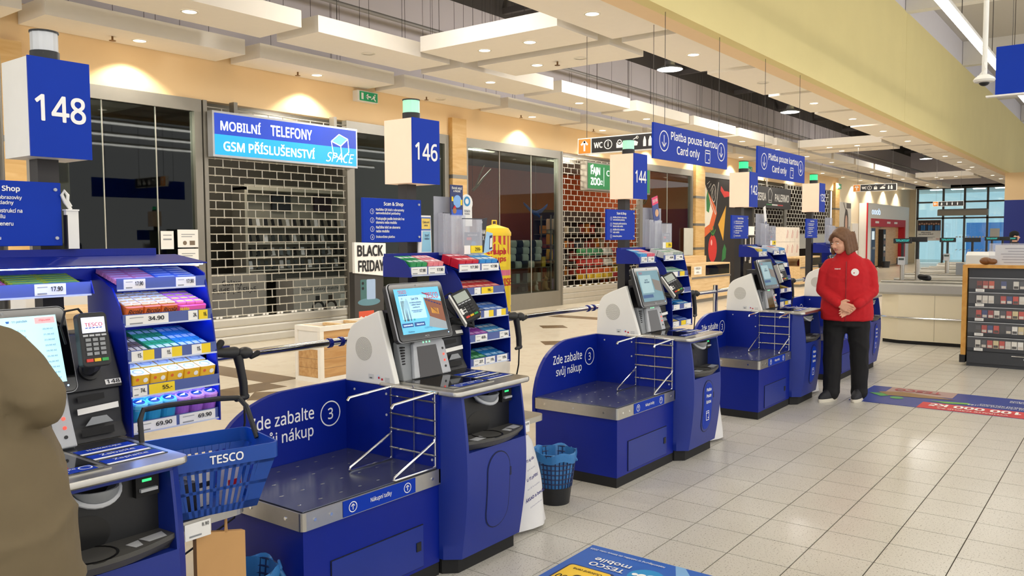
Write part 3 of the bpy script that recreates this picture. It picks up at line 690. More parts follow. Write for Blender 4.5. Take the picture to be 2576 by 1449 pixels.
    for nm,m,pl in (('printer_sticker',PAPER,[(.025,.085),(.165,.092),(.165,.112),(.025,.105)]),('receipt_slot',RUBB,[(.03,.01),(.14,.01),(.14,.035),(.03,.035)]),('receipt_guide',GREY,[(.045,.045),(.14,.048),(.12,.072),(.07,.072)]),('lock_recess',RUBB,[(.03,.125),(.12,.13),(.12,.15),(.03,.145)])):
        MB().add(pf(pl,.014),[(0,1,2,3)]).build(nm,m,pr_)
    up_=MB().prism([(.345,1.022),(.56,1.022),(.58,1.21),(.435,1.21)],'yz',1.156,1.350).build('payment_unit', DARK, t, bevel=.006)
    QV=Vector((0,.09,.188)).normalized(); QN=SX.cross(QV); Q0=Vector((1.156,.345,1.022))
    lb=MB().add([tuple(Q0+SX*a+QV*b+QN*.002) for a,b in ((.135,.012),(.19,.012),(.19,.03),(.135,.03))],[(0,1,2,3)]).build('lane_number_label',PAPER,up_)
    if lane=='148': text('148',lb,Q0+SX*.1625+QV*.021+QN*.003,.045,.014,(SX,QV),INK)
    # card terminal on its arm
    face = Vector((-.05,-.98,.20)) if lane=='148' else (Vector((-.62,-.62,.48)) if lane in('146','144') else Vector((-.3,-.9,.3)))
    N=face.normalized(); Rr=(Vector((0,0,1)).cross(N)).normalized()
    if lane in ('146','144'):
        q=Matrix.Rotation(math.radians(27),3,N); Rr=q@Rr
    elif lane=='142': Rr=Matrix.Rotation(math.radians(8),3,N)@Rr
    Uu=N.cross(Rr); C=Vector((1.185,.21,1.21)) if lane=='148' else Vector((1.275,.27,1.185))
    def tb(a0,a1,b0,b1,c0,c1,nm,m,par,r=None,**k):
        pl=rrect(a0,a1,b0,b1,r) if r else rectp(a0,a1,b0,b1); n=len(pl)
        return MB().add([tuple(C+Rr*p+Uu*q_+N*c) for c in (c0,c1) for p,q_ in pl],[tuple(range(n))[::-1],tuple(range(n,2*n))]+[(i,(i+1)%n,n+(i+1)%n,n+i) for i in range(n)]).build(nm,m,par,**k)
    te=tb(-.046,.046,-.088,.088,-.02,.016,'card_terminal',BLACK,t,.015,bevel=.004)
    if lane!='148':
        tb(-.054,-.045,-.095,.085,-.026,.018,'cradle_edge',OFFW,te); tb(.045,.052,-.05,.08,-.026,.012,'cradle_edge',BLACK,te)
        text('TESCO',te,C-Rr*.0545,.055,.016,(-Uu,N) if False else (Uu*-1,N),INK) if False else None
        tb(-.042,-.012,-.045,-.01,.016,.0175,'cradle_label',PAPER,te)
    tb(-.036,.036,.022,.072,.016,.018,'terminal_display',emitmat('#d9dcf2',.8) if lane=='148' else mat('lcd_grey','#aeb7ae',.3),te)
    if lane=='148':
        text('TESCO',te,C+Uu*.048+N*.018,.055,.012,(Rr,Uu),emitmat('#b02040',.5)); decal(te,[[(-.026+.011*k,.003),(-.018+.011*k,.003),(-.02+.011*k,0),(-.028+.011*k,0)] for k in range(5)],C+Uu*.036+N*.018,(Rr,Uu),emitmat('#2a4aa0',.4),lift=.002)
    for a in range(4): tb(-.036+.019*a,-.021+.019*a,.010,.016,.016,.020,'soft_key',LGREY,te)
    for b_ in range(4):
        for a in range(3): tb(-.03+.022*a,-.014+.022*a,-.006-.015*b_,.004-.015*b_,.016,.020,'key',GREY if lane=='148' else DARK,te)
    for a,cl in enumerate(('#d23a2c','#e0b21c','#2fa04a')): tb(-.034+.024*a,-.014+.024*a,-.072,-.062,.016,.021,'function_key',colmat(cl),te)
    b=MB().tube([tuple(C-N*.02-Uu*.04),tuple(C-N*.06-Uu*.09),tuple(Q0+SX*.09+QV*.07+QN*.05),tuple(Q0+SX*.09+QV*.07-QN*.005)],[.022,.02,.02,.026],10)
    b.cyl(tuple(Q0+SX*.09+QV*.07-QN*.002),tuple(Q0+SX*.09+QV*.07+QN*.012),.036,n=16)
    b.build('terminal_arm', BLACK, t, True)
    pth=[C-N*.02+Uu*.07,C-N*.01+Uu*.105-Rr*.03,C-N*.01+Uu*.10-Rr*.07,C-N*.02+Uu*.05-Rr*.085,C-N*.06+Uu*.0-Rr*.06]
    MB().tube([tuple(p) for p in pth],.004).build('terminal_cable', RUBB, te, True)
    # steel bag shelf on the outer side of the tower
    sh=MB().prism([(1.31,.0),(1.56,.0)]+arc((1.56,.05),.05,-90,0,5)+[(1.61,.28),(1.31,.28)],'xy',.57,.60).build('side_shelf', STEEL, t)
    tagp=box('price_label', PAPER, sh, 1.36,1.455,-.004,-.001,.535,.59); text('8.90',tagp,(1.435,-.004,.578),.026,.012,'-y',INK); decal(tagp,[rectp(-.035,.01,-.012,-.006)],(1.41,-.004,.555),'-y',GREY)
    return t
UN={'148':.11,'146':1.95,'144':4.32,'142':6.67,'132':8.95}
checkout(UN['148'],'148',False,'list',False,'used by the shopper in the olive jumper')
checkout(UN['146'],'146',True,'ad',False,'showing a bright advert, between basket and white carrier bag')
checkout(UN['144'],'144',True,'dim',True,'before the pet shop shutter, next to the waste bin')
checkout(UN['142'],'142',True,'dim',True,'in front of the red fleece person')
checkout(UN['132'],'132',True,'dim',True,'partly hidden behind the red fleece person')
# handrail behind the row
HRL={-2:'chrome handrail in front of the white-framed crate',3.55:'chrome handrail behind the checkout with the bright advert',6.2:'chrome handrail with a post before the handbag counter',9.0:'chrome handrail behind the red fleece person'}
for a,b in ((-2,3.3),(3.55,5.95),(6.2,8.9),(9.0,11.3)):
    t=thing('handrail',HRL[a],'handrail',(a,3.5,0),'handrails behind the checkouts')
    MB().cyl((0,0,.965),(b-a,0,.965),.021,n=16).build('rail', CHROME, t, True)
    for x in ((.0,b-a-.06) if a!=6.2 else (.0,1.885,b-a-.06)): MB().cyl((x+.03,0,0),(x+.03,0,1.03),.025,n=14).cyl((x+.03,0,0),(x+.03,0,.012),.06,n=16).build('post', CHROME, t, True)
    for x in (b-a-.35,b-a-.27): MB().cyl((x,0,.965),(x+.02,0,.965),.027,n=14).build('blue_clip', BLUE, t)
# ================================================================== LANE SIGNS
LSL={'148':'unlit white lane box numbered 148 with clear beacon above an instruction board','146':'lit lane box numbered 146 with pale green beacon, before the shop window','144':'lit lane box numbered 144 in front of the green pet shop sign','142':'lit lane box numbered 142 with bright green beacon beside the pizza wall','132':'lit lane box numbered 132 with green beacon behind the red fleece person'}
RD={'148':'blue-lit candy rack beside the olive-jumper shopper','146':'candy rack before the lollipop can','144':'candy rack before the pet shop shutter','142':'candy rack before the pizza wall','132':'candy rack behind the red fleece person'}
LITW=mat('lightbox_lit','#f6e2cc',.5,emit=.26,ecol='#ffc896'); UNLIT=mat('lightbox_unlit','#e9e8e2',.45)
def lane_sign(lane, cx, lit, green):
    t=thing('lane_sign',LSL[lane],'sign',(cx,3.1,0),'lane number signs')
    box('post', mat('post_dark','#2e2a28',.5), t, -.036,.036,.005,.07,0,1.83)
    b=MB().box(-.102,-.096,-.1,.1,1.82,2.153).box(-.096,.096,-.1,.1,1.82,1.826).box(-.096,.096,-.1,.1,2.147,2.153).box(.096,.102,-.1,.1,1.82,2.153).box(-.096,.096,.094,.1,1.826,2.147)
    b.build('light_box', LITW if lit else UNLIT, t)
    fp=box('number_plate', SIGN, t, -.103,.103,-.106,-.099,1.818,2.155); text(lane,fp,(-.0,-.106,1.985),.17,.092,'-y',WHITE,bold=.016)
    MB().cyl((0,0,2.153),(0,0,2.195),.047,n=20).build('beacon_base', BLACK, t, True)
    cl=emitmat('#35d98a',.8) if green==2 else (emitmat('#9fe0bf',.5) if green==1 else mat('beacon_clear','#c9ccd0',.2))
    bl=MB()
    for k in range(24):
        a=2*math.pi*k/24; r=.0445 if k%2 else .0425
        bl.v.append((r*math.cos(a),r*math.sin(a),2.195))
    for k in range(24):
        a=2*math.pi*k/24; r=.0445 if k%2 else .0425
        bl.v.append((r*math.cos(a),r*math.sin(a),2.26))
    bl.f=[(k,(k+1)%24,24+(k+1)%24,24+k) for k in range(24)]+[tuple(range(24,48))]
    bl.build('beacon_lens', cl, t); MB().cyl((0,0,2.26),(0,0,2.266),.047,n=20).build('beacon_cap', BLACK, t)
    # instruction board in front of the post
    ib=box('instruction_board', SIGN, t, -.40,.015,-.05,-.036,1.513,1.735,bevel=.002)
    text('Scan & Shop',ib,(-.19,-.05,1.706),.14,.024,'-y',WHITE,bold=.03)
    for k,(s,ww,hh) in enumerate((('Načtěte QR kód z obrazovky\nsamoobslužné pokladny',.20,.034),('Postupujte podle instrukcí na\nskeneru nebo mobilu',.20,.034),('Načtěte kód ze skeneru\nnebo mobilu',.17,.034),('Dokončete platbu',.13,.016))):
        z=(1.668,1.624,1.580,1.540)[k]; V,F,asp=textmesh(s,.02); 
        text(s,ib,(-.315+ww/2,-.05,z),ww,hh,'-y',WHITE,bold=.02,left=True); decal(ib,ringpoly(0,0,.0135,.0018),(-.34,-.05,z),'-y',WHITE); text(str(k+1),ib,(-.34,-.05,z),.007,.013,'-y',WHITE)
    for z in (1.71,1.54): MB().cyl((-.005,-.05,z),(-.005,-.056,z),.006,n=8).build('bolt', LGREY, ib)
    return t
lane_sign('148',1.36,False,0); lane_sign('146',3.205,True,1); lane_sign('144',5.545,True,1); lane_sign('142',7.83,True,2); lane_sign('132',10.01,True,2)
# ================================================================== CANDY RACKS
SLP=.27; TLT=math.atan(SLP)
TR=[(.39,1.355),(.355,1.229),(.33,1.103),(.318,.980),(.322,.850)]   # lip y, z (bottom of lip) from top to bottom
LEDB=emitmat('#88a8ff',34.)
def price_tag(par,x0,x1,y,z0,z1,price,col=None,suf=None):
    p=box('price_tag', col or PAPER, par, x0,x1,y-.0022,y,z0,z1)
    w=x1-x0; h=z1-z0
    if price: text(price,p,(x0+w*.70,y-.0022,z0+h*.55),w*.38,h*.42,'-y',INK,bold=.02)
    if w>.05 and col is None: decal(p,[rectp(-w*.42,-w*.12,-h*.4,-h*.28),rectp(-w*.42,-w*.1,h*.2,h*.26)],(x0+w/2,y-.0022,z0+h/2),'-y',GREY)
    return p
def rack(x0,lane,lit,holder,where):
    t=thing('candy_rack',f'stepped {RD[lane]}','rack',(x0,YF,0),'candy racks at the checkouts')
    XL,XR=1.365,1.705
    side=[(.60,.84),(.60,1.43),(.46,1.43),(.395,1.405),(.375,1.34),(.345,1.22),(.325,1.10),(.312,.97),(.312,.84)]
    sideL=[(.60,.84),(.60,1.41),(.54,1.41),(.42,1.36),(.375,1.30),(.345,1.22),(.325,1.10),(.312,.97),(.312,.84)]
    MB().prism(side,'yz',XR,XR+.006).build('side_panel', BLUE, t); MB().prism(sideL,'yz',XL-.006,XL).build('side_panel', BLUE, t)
    box('back_board', BLUE, t, XL,XR,.594,.60,.84,1.43)
    # support post
    box('rack_post', mat('post_dark','#2e2a28',.5), t, 1.49,1.55,.60,.66,0,1.43); MB().lathe([(0,0),(.16,0),(.16,.008),(0,.012)],(1.52,.63,0)).build('post_base', mat('post_dark','#2e2a28',.5), t)
    for k,(y,z) in enumerate(TR):
        s=MB().add([(XL,y,z+.008),(XR,y,z+.008),(XR,.594,z+.008+(.594-y)*SLP),(XL,.594,z+.008+(.594-y)*SLP),(XL,y,z+.003),(XR,y,z+.003),(XR,.594,z+.003+(.594-y)*SLP),(XL,.594,z+.003+(.594-y)*SLP)],[(0,1,2,3),(4,7,6,5),(0,4,5,1),(1,5,6,2),(2,6,7,3),(3,7,4,0)]).build('shelf', BLUE, t)
        lp=box('shelf_lip', mat('lip_blue_grey','#4a5c9c',.35), s, XL-.004,XR+.004,y-.003,y,z,z+.04)
        box('lip_strip', mat('strip_clear','#c9d2e6',.25), s, XL-.004,XR+.004,y-.006,y-.002,z-.004,z+.002)
        if lit: box('shelf_led', LEDB, s, XL+.01,XR-.01,y+.01,y+.016,z-.004,z+.001)
        P=PR[lane][k]
        for a,b,pc,yl in P: price_tag(s,XL+a,XL+b,y-.003,z+.001,z+.037,pc,YEL if yl else None)
    # wide tray above the screen
    wx0=(.50 if lane=='148' else 1.02); tz=1.347
    ty=.42
    s=MB().add([(wx0,ty,tz+.012),(1.285,ty,tz+.012),(1.285,.594,tz+.012+(.594-ty)*SLP),(wx0,.594,tz+.012+(.594-ty)*SLP),(wx0,ty,tz+.006),(1.285,ty,tz+.006),(1.285,.594,tz+.006+(.594-ty)*SLP),(wx0,.594,tz+.006+(.594-ty)*SLP)],[(0,1,2,3),(4,7,6,5),(0,4,5,1),(1,5,6,2),(2,6,7,3),(3,7,4,0)]).build('wide_tray', BLUE, t)
    box('tray_lip', mat('lip_blue_grey','#4a5c9c',.35), s, wx0,1.285,ty-.003,ty,tz,tz+.042)
    box('lip_strip', MAT['strip_clear'], s, wx0,1.285,ty-.006,ty-.002,tz-.006,tz)
    for a,b,pc,yl in PR[lane][5]: price_tag(s,a,b,ty-.003,tz+.002,tz+.04,pc,YEL if yl else None)
    MB().prism([(.40,tz-.01),(.60,tz-.01),(.60,1.44),(.52,1.44),(.45,1.42),(.41,1.38)],'yz',wx0-.006,wx0).build('tray_side', BLUE, s)
    MB().prism([(.40,tz),(.60,tz),(.60,tz+.05),(.42,tz+.045)],'yz',1.285,1.289).build('tray_side', BLUE, s)
    # header
    hd=box('header_board', BLUE, t, wx0,1.70,.565,.60,1.385,1.455)
    if lit:
        MB().add([(wx0,.36,1.447),(1.70,.36,1.447),(1.70,.58,1.475),(wx0,.58,1.475),(wx0,.36,1.442),(1.70,.36,1.442),(1.70,.58,1.47),(wx0,.58,1.47)],[(0,1,2,3),(4,7,6,5),(0,4,5,1),(1,5,6,2),(2,6,7,3),(3,7,4,0)]).build('hood', BLUE, hd)
        box('hood_led', LEDB, hd, wx0,1.69,.372,.380,1.438,1.442)
        box('header_upstand', BLUE, hd, wx0,1.62,.58,.60,1.455,1.50)
    else:
        MB().add([(wx0,.40,1.435),(1.71,.40,1.435),(1.71,.60,1.452),(wx0,.60,1.452),(wx0,.40,1.43),(1.71,.40,1.43),(1.71,.60,1.447),(wx0,.60,1.447)],[(0,1,2,3),(4,7,6,5),(0,4,5,1),(1,5,6,2),(2,6,7,3),(3,7,4,0)]).build('hood', NAVY, hd) if False else None
    return t
PR={'148':[[(.02,.10,'17.90',0),(.22,.30,'17.90',0)],[(.005,.165,'34.90',0),(.245,.283,'24.',0),(.288,.325,'16.',1)],[(.008,.05,'15.',0),(.05,.092,None,1),(.12,.16,'15.',0),(.16,.20,None,1),(.24,.28,'15.',0),(.28,.318,None,1)],[(.002,.055,'74.',0),(.062,.16,'55.-',1)],[(.002,.165,'69.90',0),(.178,.325,'69.90',0)],[(.70,.78,'17.90',0),(.89,.98,'17.90',0),(1.10,1.20,'17.90',0)]],
    '146':[[(.0,.17,'17.90',0),(.185,.335,'17.90',0)],[(.08,.13,None,0),(.14,.24,'16.-',1)],[(.03,.07,None,0),(.07,.1,None,1),(.13,.17,None,0),(.17,.21,None,1),(.24,.28,None,0),(.28,.32,None,1)],[(.04,.14,'69.',0),(.25,.33,'54.',0)],[(.03,.12,'27.',0),(.13,.21,'19.',0),(.23,.32,'19.',0)],[(1.03,1.145,'17.90',0),(1.155,1.28,'17.90',0)]]}
PR['144']=[[(.02,.16,'19.90',0),(.2,.32,'19.',0)],[(.05,.16,None,0),(.2,.28,None,1)],[(.06,.22,'20.90',0)],[(.02,.12,None,0),(.2,.32,None,0)],[(.02,.12,None,0),(.16,.24,None,1),(.25,.33,None,0)],[(1.06,1.15,'17.',0),(1.165,1.26,'17.',0)]]
PR['142']=[[(.02,.16,'19.',0),(.2,.32,'19.',0)],[(.03,.15,None,0),(.18,.3,None,0)],[(.06,.22,'20.',0)],[(.02,.12,None,0),(.2,.32,None,0)],[(.02,.12,None,0),(.16,.24,None,1),(.25,.33,None,0)],[(1.06,1.15,'17.',0),(1.165,1.26,'17.',0)]]
PR['132']=PR['142']
W4={'148':'olive-jumper','146':'lane 146','144':'lane 144','142':'lane 142','132':'lane 132'}
for ln in ('148','146','144','142','132'): rack(UN[ln],ln,ln=='148',False,W4[ln])
# ---- goods on the racks: every packet its own object
def shelf_z(k,y): ly,lz=TR[k]; return lz+.0085+(y-ly)*SLP
pk={}
def packet(kind,dims,col,band=None,txt=None,tcol=None):
    """small carton: body, darker band on the top, printed word"""
    key=(kind,dims,col)
    if key in pk: return pk[key]
    w,d,h=dims; b=MB().prism(rrect(0,w,0,d,min(w,d)*.12,2),'xy',0,h).mesh(kind,colmat(col,.35))
    pk[key]=b; return b
ORD=['top','second','third','fourth','bottom']
def place(lane,k,name,lab,cat,x,y,dims,col,band=None,bcol=None,word=None,wcol=None,rz=0):
    w,d,h=dims; o=UN[lane]; z=shelf_z(k,max(TR[k][0],y)) if k<5 else 1.3595
    ob=obj(name,packet(name,dims,col),None,(o+x,YF+y,z+.004+(SLP*(y-.42) if k==5 else 0)),rz); ob.rotation_euler=(TLT,0,rz)
    tag(ob,lab,cat,lab)
    return ob
def strip_on(ob,w,d,h,col,a=.3,b=.7):
    decal(ob,[rectp(-w*.42,w*.42,-d*(b-.5),d*(b-.5))],(w/2,d/2,h),'up',colmat(col),'printed_band')
X0=1.365
# olive-jumper: top shelf gum slabs
def rowgrid(lane,k,name,lab,cat,x0,x1,y0,y1,nx,ny,h,cols,band=None,gap=.002):
    w=(x1-x0)/nx-gap; d=(y1-y0)/ny-gap
    w=round(w,4); d=round(d,4)
    for i in range(nx):
        for j in range(ny):
            ob=place(lane,k,name,lab,cat,x0+i*(w+gap),y0+j*(d+gap),(w,d,h),cols[(i+j)%len(cols)])
            if band: strip_on(ob,w,d,h,band)
rowgrid('148',0,'gum_packet','pink gum packet on the top shelf of the blue-lit candy rack','gum',X0+.005,X0+.165,.40,.56,2,6,.014,['#e88aa0'],'#f7d7df')
rowgrid('148',0,'gum_packet','blue gum packet on the top shelf of the blue-lit candy rack','gum',X0+.17,X0+.33,.40,.56,2,6,.014,['#5f86d8'],'#d5e2fa')
for i in range(3):
    ob=place('148',1,'lozenge_box','orange lozenge display box on the second shelf of the blue-lit candy rack','sweets',X0+.01+.066*i,.362,(.064,.15,.05),'#d9682a')
    text('Ricola',ob,(.032,0,.036),.052,.017,'-y',INK,shear=.3); decal(ob,[rectp(-.03,.03,.0,.009)],(.032,0,.004),'-y',PAPER)
    for j in range(5):
        for i2 in range(2):
            q=place('148',1,'lozenge_packet','yellow and white lozenge packet in an orange display box','sweets',X0+.012+.066*i+.031*i2,.368+.028*j,(.029,.026,.004),'#f3e6c0'); q.location.z+=.051/math.cos(TLT); strip_on(q,.029,.026,.004,'#e0a850')
ob=place('148',1,'chew_box','bright pink chewing gum display box on the second shelf of the blue-lit candy rack','sweets',X0+.212,.362,(.115,.15,.042),'#ee5fae'); text('Hubba\nBubba',ob,(.02,0,.022),.036,.036,'-y',colmat('#ffe23a'),bold=.03)
for j in range(4):
    for i in range(3):
        q=place('148',1,'chew_packet','pink gum packet in the bright pink display box','gum',X0+.216+.036*i,.37+.034*j,(.034,.032,.008),'#ef86c4'); q.location.z+=.043/math.cos(TLT); strip_on(q,.034,.032,.008,'#f8e05a')
for i,(c,b_,nm) in enumerate((('#3fae6c','#d9f3e4','green'),('#3f9fd8','#d9effa','blue'))):
    rowgrid('148',2,'mint_stick',f'{nm} mint stick on the third shelf of the blue-lit candy rack','sweets',X0+.10+.115*i,X0+.212+.115*i,.34,.56,4,3,.016,[c],b_)
rowgrid('148',2,'chocolate_bar','dark wrapped bar on the third shelf of the blue-lit candy rack','sweets',X0+.004,X0+.09,.34,.50,4,2,.014,['#6b5a48'],'#d9cba0')
ob=place('148',2,'tea_packet','small green packet at the back of the third shelf','sweets',X0+.01,.51,(.07,.04,.045),'#a8c83a')
for j in range(3):
    for i in range(5):
        ob=place('148',3,'gum_box','yellow square gum box on the fourth shelf of the blue-lit candy rack','gum',X0+.004+.0655*i,.325+.066*j,(.0635,.06,.062),'#f0bc2c')
        decal(ob,[rectp(-.03,.03,-.028,.028)],(.032,.03,.062),'up',colmat('#f6f0d0'),'lid_print'); decal(ob,ringpoly(0,0,.02,.005,16),(.032,.03,.0625),'up',colmat('#b8c0b0'))
        if j==0:
            text('Orbit',ob,(.034,0,.014),.046,.016,'-y',WHITE,bold=.03); decal(ob,ringpoly(-.019,0,.009,.004,14),(.034,0,.013),'-y',INK); decal(ob,[circ(.012,.03,.009,10)],(.034,0,.013),'-y',WHITE); decal(ob,[circ(-.018,.034,.006,10)],(.034,0,.013),'-y',colmat('#e86a3a'))
tubm={}
def tub(x,y,c,lid,shelf,lane,lab):
    o=UN[lane]; z=shelf_z(4,y)+.016
    t=thing('gum_tub',lab,'gum',(o+x,YF+y,z),lab); t.rotation_euler=(TLT,0,0)
    if c not in tubm: tubm[c]=(MB().lathe([(.0,0),(.026,0),(.029,.006),(.029,.05),(.026,.055)],n=18).mesh('tub_body',colmat(c,.3)),MB().lathe([(.026,.055),(.031,.057),(.031,.07),(.027,.075),(0,.075)],n=18).mesh('tub_lid',colmat(lid,.3)))
    obj('tub_body',tubm[c][0],t); obj('tub_lid',tubm[c][1],t); decal(t,[circ(0,0,.02,14)],(0,0,.0752),'up',colmat('#12305a'),'lid_label'); decal(t,[[(-.016,-.004),(-.004,.004),(.016,.012),(.006,-.006)]],(0,0,.076),'up',WHITE,'lid_mark')
for j in range(2):
    for i in range(6):
        c=('#2f9bd0','#58bdea') if i<(3-j) else ('#9a5fc8','#c58be6')
        tub(X0+.035+.056*i-.012*j,.355+.065*j,c[0],c[1],4,'148',('blue' if i<(3-j) else 'purple')+' round gum tub on the bottom shelf of the blue-lit candy rack')
# olive-jumper wide tray
rowgrid('148',5,'gum_packet','yellow-green gum packet on the wide tray beside the olive-jumper shopper','gum',1.04,1.265,.425,.56,2,6,.016,['#cfd83a'],'#6cc48a')
rowgrid('148',5,'gum_packet','pink gum packet on the wide tray beside the olive-jumper shopper','gum',.80,1.03,.425,.56,2,5,.016,['#d8607a'],'#f7d7df')
# other lanes, coarser
SETS={'146':[[('red','#d01f38','#f4c8d0',0,.165),('blue','#2f8fd8','#e8f4ff',.17,.33)],[('red','#d84a4a','#f6b0a0',.0,.33)],[('dark blue','#28304a','#8090b0',.02,.16),('pale blue','#5f8fe0','#d0e0ff',.165,.33)],[('purple','#a04ab0','#e0a8e8',.02,.17),('light blue','#58a8e0','#f0f8ff',.175,.33)],[('green','#3a8a58','#88d0a0',.02,.16),('blue','#2f8fd8','#a8d8ff',.165,.33)],[('green','#2f9a58','#e6f6ec',1.03,1.15),('pink','#f08890','#ffe0e4',1.155,1.275)]],
 '144':[[('white','#d8dcd8','#70a890',.01,.16),('grey','#a8b8b0','#e8f0ec',.165,.33)],[('mint','#8fd0b0','#e6f6ec',.02,.33)],[('blue','#3f6fd0','#a8c8ff',.02,.2)],[('blue','#3f9fe8','#d0ecff',.15,.32)],[('yellow','#d8b83a','#fff0b0',.02,.14),('blue','#4060c0','#a0b8f0',.16,.32)],[('blue','#4fa8e8','#e8f4ff',1.05,1.15),('pink','#e86a80','#ffe0e4',1.155,1.275)]],
 '142':[[('white','#e0e8f0','#e09090',.01,.16),('blue','#4f9fe0','#ffffff',.165,.33)],[('blue','#6fa8d8','#e6f0fa',.02,.33)],[('blue','#3f6fd0','#a8c8ff',.02,.2)],[('yellow','#e0b83a','#fff0b0',.2,.3)],[('blue','#2f6fd0','#a0c8f8',.02,.32)],[('yellow','#e8d050','#ffffff',1.05,1.15),('blue','#4f9fe0','#ffe0e4',1.155,1.275)]]}
for ln,S in SETS.items():
    for k,row in enumerate(S):
        for nm,c,b_,a0,a1 in row:
            wh='wide tray' if k==5 else ORD[k]+' shelf'
            off=0 if k==5 else X0
            y0=.425 if k==5 else TR[k][0]+.006
            ny=2 if ln!='142' else 1; nx=3 if (a1-a0)<.2 else 5
            rowgrid(ln,k,'gum_packet' if k<2 or k==5 else 'sweet_packet',f'{nm} packet on the {wh}, {RD[ln]}','sweets',off+a0,off+a1,y0,y0+.13,nx,ny,.022 if k not in(0,5) else .045,[c],b_)
# ---- acrylic leaflet holders on top of the racks
def holder(lane,cards):
    t=thing('leaflet_holder',f'clear acrylic leaflet holder on the {RD[lane]}','holder',(UN[lane]+1.37,YF+.47,1.44),'acrylic leaflet holders')
    box('back_sheet', mat('acrylic_sheet','#b9bcc8',.2,alpha=.55,var=.02), t, 0,.30,.10,.104,0,.32)
    for k,(x0,x1,y,h) in enumerate(((.03,.14,.06,.23),(.06,.18,.03,.22),(.12,.29,.0,.20))):
        f=MB().box(x0,x1,y,y+.003,0,h).box(x0,x0+.003,y,y+.04,0,h).box(x1-.003,x1,y,y+.04,0,h).box(x0,x1,y,y+.04,0,.003)
        f.build('pocket', ACRYL, t)
    box('pocket_rim', mat('rim_dark','#3a3d48',.4), t, .12,.29,-.001,.004,.197,.202); box('pocket_rim', MAT['rim_dark'], t, .03,.14,.058,.063,.228,.232)
    cd_=box('leaflet', mat('leaflet_dark','#3d4662',.4), t, .145,.275,.006,.009,.03,.125); text('BEZHOTOVĚ',cd_,(.21,.006,.11),.08,.010,'-y',PAPER); decal(cd_,[rectp(-.05,-.01,-.004,.012)],(.21,.006,.085),'-y',RED); decal(cd_,[circ(.01,-.03,.025,14)],(.21,.006,.08),'-y',colmat('#4f86b8'))
    tg=box('price_tag', YEL, t, .185,.285,-.004,-.001,.01,.05); text('299-',tg,(.245,-.004,.03),.05,.02,'-y',INK); box('price_tag', PAPER, t, .13,.18,-.004,-.001,.005,.052)
    return t
holder('146',1); holder('144',1); holder('142',1); holder('132',1)
def board(name,lab,cat,loc,w,h,m,ax='-y',tilt=0,th=.004):
    t=thing(name,lab,cat,loc); t.rotation_euler=(0,tilt,0); box('card',m,t,-w/2,w/2,-th/2,th/2,0,h); return t
# leaflet card above the lane 146 holder
t=board('advert_card','dark blue advert card with small print above the leaflet holder by the lollipop can','card',(UN['146']+1.51,YF+.53,1.655),.105,.17,mat('advert_navy','#1c2c66',.35))
text('ŠŤASTNÉ, VESELÉ\nA VÝHODNÉ',t,(0,-.002,.145),.085,.03,'-y',PAPER,bold=.03)
decal(t,[circ(0,.0,.035,16)],(0.005,-.002,.08),'-y',colmat('#7fb0e8')); decal(t,[rectp(-.045,.045,-.02,.015)],(0,-.002,.02),'-y',colmat('#2f5fd0')); decal(t,[circ(-.02,0,.016,12)],(0,-.002,.028),'-y',colmat('#a8743a'),lift=.0018); decal(t,[[(-.035,.01),(-.005,.012),(-.018,.03)]],(0,-.002,.03),'-y',RED,lift=.002)
decal(t,[rectp(-.045,-.03,.0,.025),rectp(.03,.045,-.02,.01)],(0,-.002,.08),'-y',YEL,lift=.002)
t=thing('round_sign','white round-topped sign with blue ring behind the leaflet holder by the lollipop can','sign',(UN['146']+1.635,YF+.56,1.60))
MB().prism([(-.045,0),(.045,0)]+arc((0,.13),.05,-30,210,12),'xz',0,.004).build('card',PAPER,t); decal(t,ringpoly(0,.14,.028,.012,20),(0,0,0),'-y',colmat('#2f8fc8')); text('TESCO',t,(0,0,.085),.05,.013,'-y',mat('ink_navy','#1c2a60',.5)); text('mobile',t,(0,0,.07),.045,.008,'-y',MAT['ink_navy'])
t=thing('leaflet','black leaflet with white script leaning beside the light blue brochure','leaflet',(UN['146']+1.72,YF+.55,1.44)); MB().prism([(-.03,0),(.05,.01),(.085,.21),(.02,.20)],'xz',0,.003).build('card',mat('leaflet_black','#22222c',.4),t); text('2x',t,(.03,0,.185),.02,.014,'-y',PAPER); text('AM\nX',t,(.045,0,.11),.035,.06,'-y',PAPER,bold=.02)
t=thing('brochure','light blue phone brochure beside the yellow lollipop can','leaflet',(UN['146']+1.79,YF+.55,1.44)); MB().prism([(-.03,0),(.06,.02),(.065,.12),(.01,.13)],'xz',0,.003).build('card',mat('brochure_blue','#9fc8e8',.35),t); decal(t,[[(.03,.025),(.058,.03),(.06,.11),(.035,.105)]],(0,0,0),'-y',mat('ink_navy','#1c2a60',.5)); decal(t,[[(.034,.035),(.055,.04),(.056,.095),(.038,.09)]],(0,0,0),'-y',PAPER,lift=.002)
t=thing('club_sign','white folded sign with yellow square on the rack header by the lollipop can','sign',(UN['146']+1.31,YF+.58,1.455)); MB().prism([(-.05,0),(.05,0),(.045,.2),(-.04,.2)],'xz',0,.01).build('card',PAPER,t); decal(t,[rectp(-.036,.042,.12,.19)],(0,0,0),'-y',colmat('#2f5fb8')); decal(t,[rectp(-.03,.038,.127,.184)],(0,0,0),'-y',colmat('#f0d060'),lift=.002); text('Clubcard\ncena',t,(.003,0,.156),.05,.028,'-y',MAT['ink_navy'],lift=.003); decal(t,[[(-.03,.005),(.045,.005),(.04,.115),(-.02,.115)]],(0,0,0),'-y',colmat('#8fc8e0')); text('Stačí\nnebo',t,(.01,0,.085),.035,.03,'-y',MAT['ink_navy'],lift=.003)
